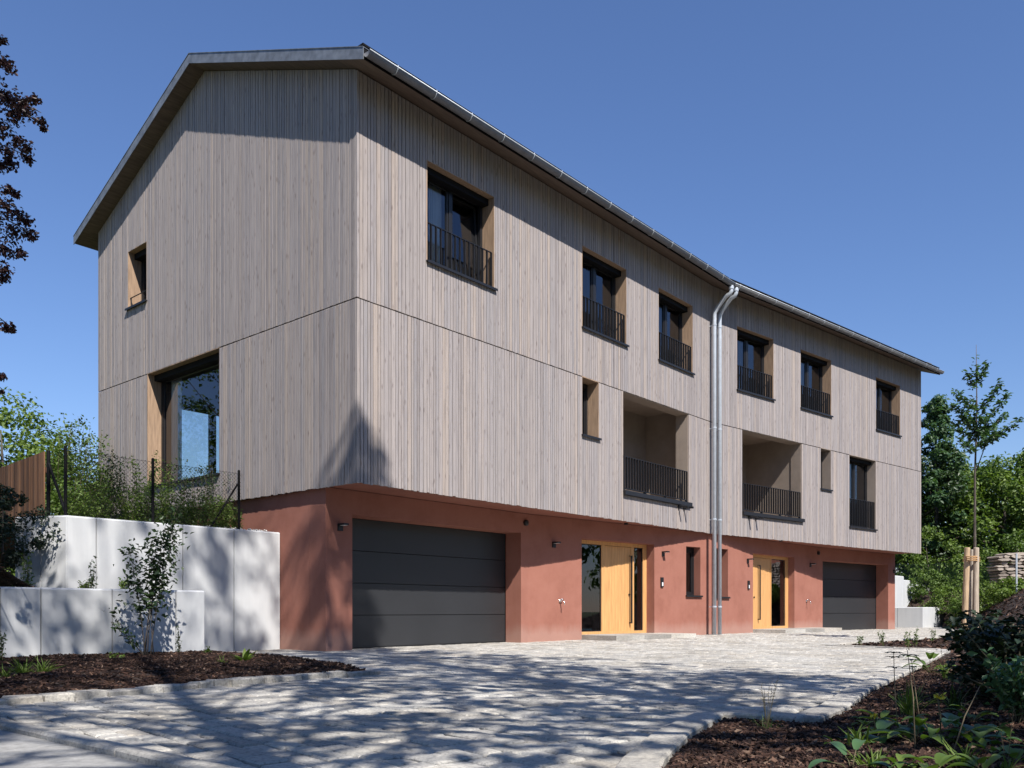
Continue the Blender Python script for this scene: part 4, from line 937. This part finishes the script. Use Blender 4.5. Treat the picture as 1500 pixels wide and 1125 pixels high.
for i, (lab, x, Z, H, r, mt) in enumerate([('low bright bush on the bark slope left of the stakes', 1388, 35.0, 1.1, .9, 'lf_light'), ('low green bush on the bark slope just left of the log pile', 1447, 32.5, 1.0, .8, 'lf_light'), ('low bush on the bark slope below the log pile', 1475, 29.0, .7, .7, 'lf_light'), ('small bush on the bark slope beside the top of the stepped wall', 1360, 36.5, 1.2, .8, 'lf_green'), ('small green bush right behind the wooden stakes', 1418, 33.5, 1.1, .8, 'lf_green')]):
    b_ = gp(x, Z); tree('bush', lab, (b_[0], b_[1], bed_z(b_[0], b_[1]) - .05), H, r, M[mt], .10, 22, 110, .03, 'round', 'low bushes on the slope', .02, 'bush', seed=300 + i, blob=.36)
BL = [('light green tree at the left edge behind the plank fence', 8, 27, 5.9, 3.0, 'lf_light'), ('green tree left of the gable behind the plank fence', 60, 29, 4.9, 2.2, 'lf_green'), ('light green tree outside the left edge', -70, 28, 7.5, 3.2, 'lf_light')]
for i, (lab, x, Z, H, r, mt) in enumerate(BL): tree('background_tree', lab, gp(x, Z, 1.0), H, r, M[mt], .15, 46, 170, .08, 'round', 'trees beyond the left fence', .14, seed=60 + i, blob=.3)
for lab, b, h, r in (('tall leafy tree in the upper garden outside the left edge', (-9.5, 19.5, 1.8), 12, 3.6), ('second leafy tree in the upper garden outside the left edge', (-15, 14.5, 1.8), 11, 3.4), ('third leafy tree at the far end of the upper garden', (-8.5, 28, 1.8), 11, 3.4)):
    tree('garden_tree', lab, b, h, r, M['lf_green'], .2, 44, 150, .12, 'round', None, .16, seed=int(h * 10 + b[1]), blob=.3)
# hedge column beside the gable
for i, (x, Z, H, lab) in enumerate([(88, 17.2, 2.5, 'tall green hedge shrub right of the black post'), (112, 17.8, 2.85, 'tallest green hedge shrub left of the gable'), (134, 18.6, 2.65, 'green hedge shrub touching the gable edge'), (100, 16.2, 1.2, 'short hedge shrub in front of the tall ones'), (152, 18.9, 1.9, 'hedge shrub partly hidden behind the gable')]):
    shrub('hedge_shrub', lab, gp(x, Z, 1.92), H, .42, 16, M['lf_green'], .075, 130, .04, 'shrub', 'hedge shrubs left of the gable', .010, seed=70 + i, aspect=.55, jitter=.13)
# shrubs behind the wire mesh, in front of the gable
G1S = [(165, 13.9, 1.35, .16, 'lf_dark', 'slim upright shrub in front of the left gable boards'), (180, 14.2, 1.30, .15, 'lf_dark', 'slim shrub left of the big gable window'), (202, 14.0, 1.30, .14, 'lf_green', 'slim shrub before the tan window reveal'), (223, 14.6, 1.45, .10, 'lf_green', 'thin tall shoot against the window reveal'), (238, 15.2, 1.5, .3, 'lf_green', 'leafy shrub at the lower left of the big window'), (262, 15.4, 1.45, .36, 'lf_dark', 'bushy shrub below the big window, left'), (288, 15.5, 1.42, .36, 'lf_dark', 'bushy shrub below the big window, middle'), (312, 15.6, 1.45, .34, 'lf_dark', 'bushy shrub below the big window, right'), (330, 15.4, .80, .12, 'lf_light', 'thin light green shoot right of the big window'), (344, 15.0, .55, .16, 'lf_light', 'light green weed beside the last mesh post'), (190, 13.6, 0.72, .3, 'lf_light', 'low green weed behind the mesh, left'), (150, 13.6, 0.80, .3, 'lf_green', 'low green shrub over the dark plinth'), (245, 13.8, 0.65, .32, 'lf_light', 'low bright weed over the wall top'), (275, 14.1, 0.61, .32, 'lf_light', 'low yellowish weed over the wall top'), (300, 14.3, 0.65, .32, 'lf_light', 'low weed with pale leaves behind the mesh'), (325, 14.5, 0.61, .3, 'lf_light', 'low light weed near the pebbles'), (120, 13.2, 0.51, .3, 'lf_light', 'low flowering weed at the corner of the tall wall'), (215, 13.7, 0.80, .25, 'lf_green', 'green weed under the window reveal')]
for i, (x, Z, H, sp, mt, lab) in enumerate(G1S):
    p = gp(x, Z, 1.92); shrub('garden_shrub', lab, p, H, sp, 7 if sp < .2 else 13, M[mt], .048, 95 if sp < .2 else 70, .08, 'shrub', 'weeds and shrubs in the upper garden', .005, seed=90 + i, jitter=.055 if sp < .2 else .085)
# pebbles on the wall top near the corner
m = MB(); rr = random.Random(3)
for k in range(900):
    x = rr.uniform(-1.1, .05); y = rr.uniform(2.28, 2.9); z = 1.985 + .04 * rr.random() + (.05 if y > 2.5 else 0); r = rr.uniform(.012, .028)
    vs = [(x + r * a * rr.uniform(.7, 1.2), y + r * b * rr.uniform(.7, 1.2), z + r * c * .7) for a, b, c in ((1, 0, 0), (0, 1, 0), (-1, 0, 0), (0, -1, 0), (0, 0, 1), (0, 0, -1))]
    m.add(vs, [(0, 1, 4), (1, 2, 4), (2, 3, 4), (3, 0, 4), (1, 0, 5), (2, 1, 5), (3, 2, 5), (0, 3, 5)], rr.random())
m.build('pebble_strip', M['pebble'], None, kind='stuff')

# ------------------------------------------------------------------ left beds
p = ground(214, 966, .03)
shrub('multi_stem_shrub', 'multi stemmed young shrub with dark leaves in front of the concrete walls', (p.x, p.y, .04), 2.02, .40, 6, M['lf_dark'], .075, 170, .42, 'shrub', None, .009, seed=2, jitter=.12, aspect=.55, stemmat='bark')
shrub('shrub_shoot', 'low side shoot reaching left from the multi stemmed shrub', (p.x + .02, p.y - .02, .05), .62, .08, 2, M['lf_dark'], .075, 28, .35, 'shrub', None, .007, seed=3, jitter=.04, lean=(-.42, .15), stemmat='bark')
LP = [(263, 962, .42, .05, 3, 'lf_dark', 'thin upright leafy stem right of the young shrub'), (84, 966, .40, .12, 14, None, 'dry twiggy plant against the lower wall'), (52, 968, .35, .10, 5, 'lf_light', 'feathery light green plant at the lower wall joint'), (3, 975, .55, .07, 4, 'lf_dark', 'leafy stems at the left edge before the lower wall'), (170, 972, .12, .12, 6, 'lf_light', 'small yellow green seedling left of the young shrub'), (305, 962, .14, .08, 5, 'lf_green', 'tiny plant at the end of the lower wall')]
for i, (x, y, H, sp, n, mt, lab) in enumerate(LP):
    q = ground(x, y, .03); shrub('bed_plant', lab, (q.x, q.y, .04), H, sp, n, M[mt or 'lf_dark'], .04, 0 if mt is None else 30, .15, 'plant', 'plants in the left bark bed', .004, 'dry' if mt is None else 'stem', 130 + i, jitter=.02)
for i, (x, y, n, H, lab) in enumerate([(32, 992, 46, .22, 'pale green grass tuft near the left kerb'), (62, 990, 44, .2, 'bright grass tuft in the left bark bed'), (8, 1000, 30, .2, 'grass tuft at the left picture edge'), (327, 978, 22, .16, 'thin grass tuft near the bed tip')]):
    q = ground(x, y, .03); tuft(lab, (q.x, q.y, .04), n, H, .012, M['lf_light'], 1.0, group='grass tufts in the left bed', seed=i)
q = ground(358, 975, .02); broad_plant('small light green seedling near the tip of the left bed', (q.x, q.y, .03), 11, .2, .06, M['lf_light'], (.9, 1.4), .5, .02, seed=4)
for i, (x, Z, H, sp, n, mt, lab) in enumerate([(135, 12.15, .52, .05, 4, 'lf_dark', 'dark upright weed on the terrace between both concrete walls'), (125, 12.0, .16, .12, 8, 'lf_light', 'light weed on the terrace left of the dark upright one'), (182, 12.3, .22, .10, 7, 'lf_light', 'light weed on the terrace behind the young shrub'), (40, 11.6, .55, .16, 7, 'lf_green', 'green spreading weed at the left end of the terrace'), (30, 11.3, .14, .2, 9, 'lf_light', 'low light weed at the left end of the terrace')]):
    g_ = gp(x, Z, .92); shrub('terrace_plant', lab, g_, H, sp, n, M[mt], .045, 26, .1, 'plant', 'weeds on the terrace', .004, seed=150 + i, jitter=.03)
g_ = gp(4, 11.9, 1.35); tree('dark_shrub', 'dark leaved shrub in front of the plank fence', g_, 1.0, .55, M['lf_bush'], .05, 30, 150, .02, 'round', None, .02, 'shrub', seed=9, blob=.36)

# ------------------------------------------------------------------ young tree with stakes, log pile
yt = gp(1426, 18.4, .06); e = empty('young_tree', yt); tag(e, 'slim young tree tied to three wooden stakes', 'tree')
def rel(x, y, Z=18.4): return pxp(x, y, Z) - Vector(yt)
m = MB(); m.tube([(0, 0, -.05), rel(1428, 800), rel(1428, 700), rel(1431, 600), rel(1430, 505)], [.036, .028, .022, .014, .004], 8)
C = []; D = []; rr = random.Random(12)
for (x0, y0), (x1, y1), w_ in (((1430, 560), (1445, 533), .8), ((1429, 565), (1415, 545), .6), ((1430, 600), (1399, 571), 1), ((1430, 605), (1467, 558), 1.1), ((1430, 622), (1394, 592), 1.1), ((1430, 625), (1478, 576), 1.1), ((1430, 640), (1474, 605), 1.2), ((1431, 650), (1498, 612), 1.2), ((1430, 645), (1397, 616), 1.1), ((1430, 660), (1402, 640), .9), ((1431, 650), (1425, 580), .9), ((1431, 640), (1440, 600), .9), ((1430, 560), (1430, 520), .35), ((1429, 640), (1412, 600), .9), ((1430, 655), (1462, 632), 1.0), ((1434, 650), (1448, 622), 1.0)):
    dz = rr.uniform(-.5, .5); a_ = rel(x0, y0); b_ = rel(x1, y1, 18.4 + dz); mid = a_.lerp(b_, .5) + Vector((0, 0, -.06)); m.tube([a_, mid, b_], [.012, .008, .003], 5)
    for k in range(int(105 * w_)):
        t = rr.uniform(.15, 1); q = a_.lerp(b_, t) + Vector((0, 0, -.24 * t * (1 - t))); C.append(q + Vector((rr.gauss(0, .045), rr.gauss(0, .045), rr.gauss(-.01, .045)))); D.append((rr.gauss(0, .5), rr.gauss(0, .5), .8))
m.tube([rel(1430, 690), rel(1440, 662), rel(1447, 640)], [.014, .01, .005], 5)
m.build('trunk', M['bark'], e, smooth=True); leaf_mesh('crown', M['lf_blue'], C, D, .115, .5, e)
se = empty('tree_stakes', yt); tag(se, 'three pale wooden stakes roped together round the young tree', 'tree stakes')
for i, (xb, xt) in enumerate(((1412, 1417), (1421, 1424), (1429, 1430))):
    zt = 18.4 + (-.12, .16, -.05)[i]; b_ = rel(xb, 942, zt); t_ = rel(xt, 803 if i != 1 else 806, zt); b_.z = -.1; m = MB(); m.tube([b_, b_.lerp(t_, .33), b_.lerp(t_, .66), t_, t_ + Vector((0, 0, .012))], [.062, .06, .058, .056, .045], 12, (.5, .05, .95)[i]); m.build('stake', M['stake'], se, smooth=False)
m = MB()
for z in (1.66, 1.70, 1.74):
    c = Vector((0, 0, z)); pr = [rel(1411, 818) , rel(1422, 818, 18.1), rel(1435, 818), rel(1424, 818, 18.75)]
    ring = []
    for k in range(4):
        a_, b_ = pr[k], pr[(k + 1) % 4]; ring += [Vector((a_.x, a_.y, z)), Vector(((a_.x + b_.x) / 2 * 1.1, (a_.y + b_.y) / 2 * 1.1, z + .012))]
    m.tube(ring + [ring[0]], .014, 6)
m.build('rope', M['rope'], se, smooth=True)
lp = gp(1480, 30, 1.62); e = empty('log_pile', lp); tag(e, 'stack of weathered split logs below the trees at the right edge', 'log pile'); rr = random.Random(6)
ax = Vector((AXR[0], AXR[1], 0)); ay = Vector((AXF[0], AXF[1], 0)); z = 0
for rw_ in range(10):
    x = -.66 + rr.uniform(-.05, .1) + (.25 if rw_ > 8 else 0)
    while x < 1.0:
        L = rr.uniform(.16, .45); h = rr.uniform(.075, .13); m = MB(); c = ax * (x + L / 2) + ay * rr.uniform(-.06, .06) + Vector((0, 0, z + h / 2)); vs = []
        for s in (-1, 1):
            for k in range(6):
                an = k * math.pi / 3 + rr.uniform(-.2, .2); r = rr.uniform(.75, 1.1); vs.append(c + ax * (L / 2 * math.cos(an) * r) + Vector((0, 0, h / 2 * math.sin(an) * r)) + ay * (s * .35))
        m.add(vs, [(0, 1, 2, 3, 4, 5), (11, 10, 9, 8, 7, 6)] + [(k, 6 + k, 6 + (k + 1) % 6, (k + 1) % 6) for k in range(6)], rr.random()); m.build('log', M['log'], e); x += L * .97
    z += .105
pst = gp(1489, 28.5, 1.2); m = MB(); m.tube([pst, (pst[0], pst[1], pst[2] + 1.35)], .03, 8); tag(m.build('marker_post', M['zinc']), 'thin pale metal post in front of the log pile', 'post')

# ------------------------------------------------------------------ foreground right bed
bp = ground(1478, 1030, .05); e = empty('leafy_bush', (bp.x, bp.y, .05)); tag(e, 'large dark glossy leaved bush at the right edge of the bark bed', 'bush')
m = MB(); C = []; D = []; rr = random.Random(15)
for k in range(64):
    x = rr.uniform(1402, 1545); y = rr.uniform(880, 1000); f = (x - 1400) / 100
    if y < 905 - f * 28 + 20 * rr.random(): y += 25
    q = pxp(x, y, 6.7 + rr.uniform(-.75, .75)) - e.location
    if q.z < .1: q.z = .12
    mid = Vector((q.x * .45, q.y * .45, q.z * .6)); m.tube([(0, 0, -.03), mid, q], [.012, .008, .003], 5)
    for j in range(34):
        t = rr.uniform(.5, 1.08); b_ = mid.lerp(q, (t - .5) * 2) if t < 1 else q; C.append(b_ + Vector((rr.gauss(0, .07), rr.gauss(0, .07), rr.gauss(0, .05)))); D.append((rr.gauss(0, .4), rr.gauss(0, .4), .9))
for x, y in ((1388, 922), (1396, 930), (1402, 905), (1398, 945)):
    q = pxp(x, y, 6.6) - e.location; m.tube([(0, 0, .1), q * .6, q], [.008, .006, .002], 5)
    for j in range(26): C.append(q * rr.uniform(.75, 1.0) + Vector((rr.gauss(0, .03), rr.gauss(0, .03), rr.gauss(0, .02)))); D.append((rr.gauss(0, .3), rr.gauss(0, .3), .9))
m.build('stem', M['stem'], e, smooth=True); leaf_mesh('foliage', M['lf_bush'], C, D, .078, .55, e)
g_ = ground(1500, 1052, .05); shrub('small_shrub', 'small shrub with paler glossy leaves at the right edge in front of the dark bush', (g_.x, g_.y, .03), .42, .30, 22, M['lf_teal'], .06, 34, .3, 'shrub', None, .004, seed=6, jitter=.05)
FG = [('blue green broad leaved plant left of the yellow flower', 1283, 1073, 5, .17, .085, 'lf_teal', .10, None), ('yellow flowered seedling between broad leaves', 1281, 1062, 5, .07, .03, 'lf_light', .03, .10), ('broad leaved plant with arching leaves, middle of the bed', 1342, 1082, 8, .17, .08, 'lf_green', .12, None), ('yellow flowering plant with two long side leaves', 1377, 1085, 7, .16, .06, 'lf_green', .14, .24), ('large leaved plant right of the yellow flower', 1412, 1080, 6, .16, .075, 'lf_teal', .14, None), ('broad green leaved plant beneath the leaning stem', 1430, 1088, 7, .14, .075, 'lf_green', .10, None), ('veined big leaf plant at the bottom of the bed', 1368, 1122, 8, .11, .065, 'lf_green', .08, None), ('dark broad leaf plant at the lower left of the group', 1248, 1112, 4, .13, .065, 'lf_teal', .10, None), ('small oval leaf seedling near the kerb corner', 1222, 1078, 2, .06, .045, 'lf_light', .02, None), ('small bright leaf plant at the bottom right', 1488, 1108, 7, .09, .05, 'lf_light', .06, None), ('green leaf rosette behind the broad leaves', 1290, 1045, 8, .13, .06, 'lf_green', .05, None), ('young rosette at the foot of the dark bush', 1452, 1098, 6, .10, .05, 'lf_green', .05, None), ('pointed leaf plant in the middle of the far bed part', 1362, 975, 9, .22, .09, 'lf_green', .16, None)]
FG += [('light green seedling between kerb corner and leaf rosette', 1268, 1048, 7, .08, .04, 'lf_light', .05, None), ('green leaf plant in front of the dark bush', 1425, 1050, 8, .11, .05, 'lf_green', .07, None), ('low broad leaf plant right of the leaning stem', 1455, 1075, 8, .11, .055, 'lf_teal', .07, None), ('leafy seedling left of the big leaf plant at the bottom', 1318, 1118, 8, .09, .045, 'lf_light', .06, None), ('green plant between the two thin stems', 1325, 1060, 8, .12, .05, 'lf_green', .08, None), ('broad leaf plant at the bottom right of the bed', 1440, 1122, 8, .10, .05, 'lf_green', .06, None)]
for i, (lab, x, y, n, L, W_, mt, st, fl_) in enumerate(FG):
    g_ = ground(x, y, .05); z = bed_z(g_.x, g_.y); broad_plant(lab, (g_.x, g_.y, z), n, L, W_, M[mt], (.35, 1.15), 1.2, st, group='plants in the right bark bed', seed=200 + i, flower=fl_)
for i, (lab, x, y, n, H, W_, mt, sp, sh) in enumerate([('spiky light green rosette near the right kerb', 1255, 1080, 34, .16, .012, 'lf_light', 1.2, 0), ('tall thin grass tuft at the kerb corner', 1123, 1054, 22, .13, .004, 'lf_green', .7, 8), ('grassy tuft in the middle of the right bed', 1333, 1035, 46, .26, .010, 'lf_green', .6, 0), ('dark grassy tuft in front of the bush', 1398, 1032, 40, .24, .010, 'lf_dark', .7, 0), ('feathery green weed at the lower right bed', 1410, 1112, 60, .14, .008, 'lf_light', 1.1, 0), ('feathery light weed at the lower left of the plants', 1275, 1110, 54, .14, .008, 'lf_light', 1.1, 0), ('thin grass at the lower right corner', 1475, 1118, 30, .12, .006, 'lf_light', 1.0, 3), ('dry grass beside the pointed leaf plant', 1385, 985, 40, .25, .008, 'lf_light', .8, 4)]):
    g_ = ground(x, y, .05); tuft(lab, (g_.x, g_.y, bed_z(g_.x, g_.y)), n, H, W_, M[mt], sp, group='grass in the right bark bed', seed=220 + i, seedheads=sh)
def whorl(lab, x0, y0, x1, y1, whorls, seed, dry=False, mt='lf_dark'):
    rr = random.Random(seed); g_ = ground(x0, y0, .05); Z = (g_.x - CAMX) * AXF[0] + (g_.y - CAMY) * AXF[1]; e = empty('stem_plant', (g_.x, g_.y, bed_z(g_.x, g_.y))); tag(e, lab, 'plant', 'tall thin stems in the right bed'); t_ = pxp(x1, y1, Z) - e.location
    m = MB(); mid = t_ * .5 + Vector((rr.uniform(-.03, .03), 0, .02)); m.tube([(0, 0, -.02), mid, t_], [.0035, .0028, .0015], 6); m.build('stem', M['dry'], e, smooth=True)
    if whorls:
        for f in whorls:
            m = MB(); q = mid.lerp(t_, (f - .5) * 2) if f > .5 else Vector((0, 0, 0)).lerp(mid, f * 2)
            for k in range(7): blade(m, q, k * .9 + rr.random(), .055, .022, .35, .9, 4, rr.random())
            m.build('leaf_whorl', M[mt], e)
whorl('thin stem with two dark leaf whorls near its top', 1316, 1056, 1309, 955, (.78, .92, .98), 1)
whorl('thin bare stem with small buds right of the whorled one', 1341, 1090, 1329, 952, (.93,), 2)
whorl('long dry stem leaning right across the broad leaves', 1393, 1096, 1436, 1004, (), 3)
whorl('thin dry stem behind the grass tuft', 1348, 1042, 1335, 965, (.85, .97), 4)
for i, (x, y, H, lab) in enumerate([(1292, 944, .25, 'small weed at the front of the far bark bed'), (1340, 946, .35, 'upright weed in the far bark bed'), (1367, 940, .3, 'weed in the far bark bed near the dark bush'), (1258, 943, .16, 'tiny weed at the tip of the far bark bed'), (1330, 950, .3, 'thin weed before the low concrete wall')]):
    g_ = ground(x, y, .03); shrub('bed_weed', lab, (g_.x, g_.y, .03), H, .08, 5, M['lf_green'], .045, 12, .2, 'plant', 'weeds in the far bed', .003, seed=240 + i, jitter=.02)
# green cover on the slope
rr = random.Random(77); C = []; D = []
for k in range(9000):
    x, y = rr.uniform(23, 38), rr.uniform(-11, 1.5)
    if not inpoly(x, y, BEDR): continue
    if noise.noise(Vector((x * .5, y * .5, 2))) < -.02 + .6 * (1 - sstep(25, 32, x)): continue
    C.append((x, y, bed_z(x, y) + rr.uniform(0, .35))); D.append((rr.gauss(0, .5), rr.gauss(0, .5), .7))
o = leaf_mesh('ground_cover', M['lf_light'], C, D, .12, .5, None, 'stuff')

# ------------------------------------------------------------------ neighbour's house across the forecourt (seen in the door glass)
e = empty('neighbour_house', (47, -15, -1.3)); tag(e, 'cream house with a red tiled roof across the forecourt', 'house')
m = MB(); grid_wall(m, ident, -6, 6, 0, 4.2, 3.7, 4.0, [(-4.5, -3.2, 1, 2.4), (-1, .4, 1, 2.4), (2.4, 3.8, 1, 2.4)]); m.box(-6, 6, -4, 3.3, 0, 4.2); m.build('wall', M['stucco'], e)
m = MB(); m.hexa([(-6.5, -4.6, 4.1), (6.5, -4.6, 4.1), (6.5, 4.6, 4.1), (-6.5, 4.6, 4.1), (-4, -.05, 7.8), (4, -.05, 7.8), (4, .05, 7.8), (-4, .05, 7.8)]); m.build('roof', M['tiles'], e)
for a_ in (-4.5, -1, 2.4): m = MB(); m.box(a_, a_ + 1.35, 3.72, 3.78, 1, 2.4); m.build('window', M['dark'], e)

# ------------------------------------------------------------------ unseen tree belt behind the camera, added to block low sky light
rr = random.Random(31); C = []; D = []
for k in range(90):
    x = -70 + 150 * rr.random(); y = -44 - 8 * rr.random() - (6 if x > 30 else 0); h = rr.uniform(15, 22)
    for j in range(7):
        p, dd = ptsphere(60, (x + rr.gauss(0, 1.5), y + rr.gauss(0, 1.5), h * (j + .6) / 7), 2.4, .8, .4); C.append(p); D.append(dd)
o = leaf_mesh('unseen_tree_belt', M['lf_green'], np.concatenate(C), np.concatenate(D) + np.array([0, 0, .4]), .9, .6, None, 'stuff')
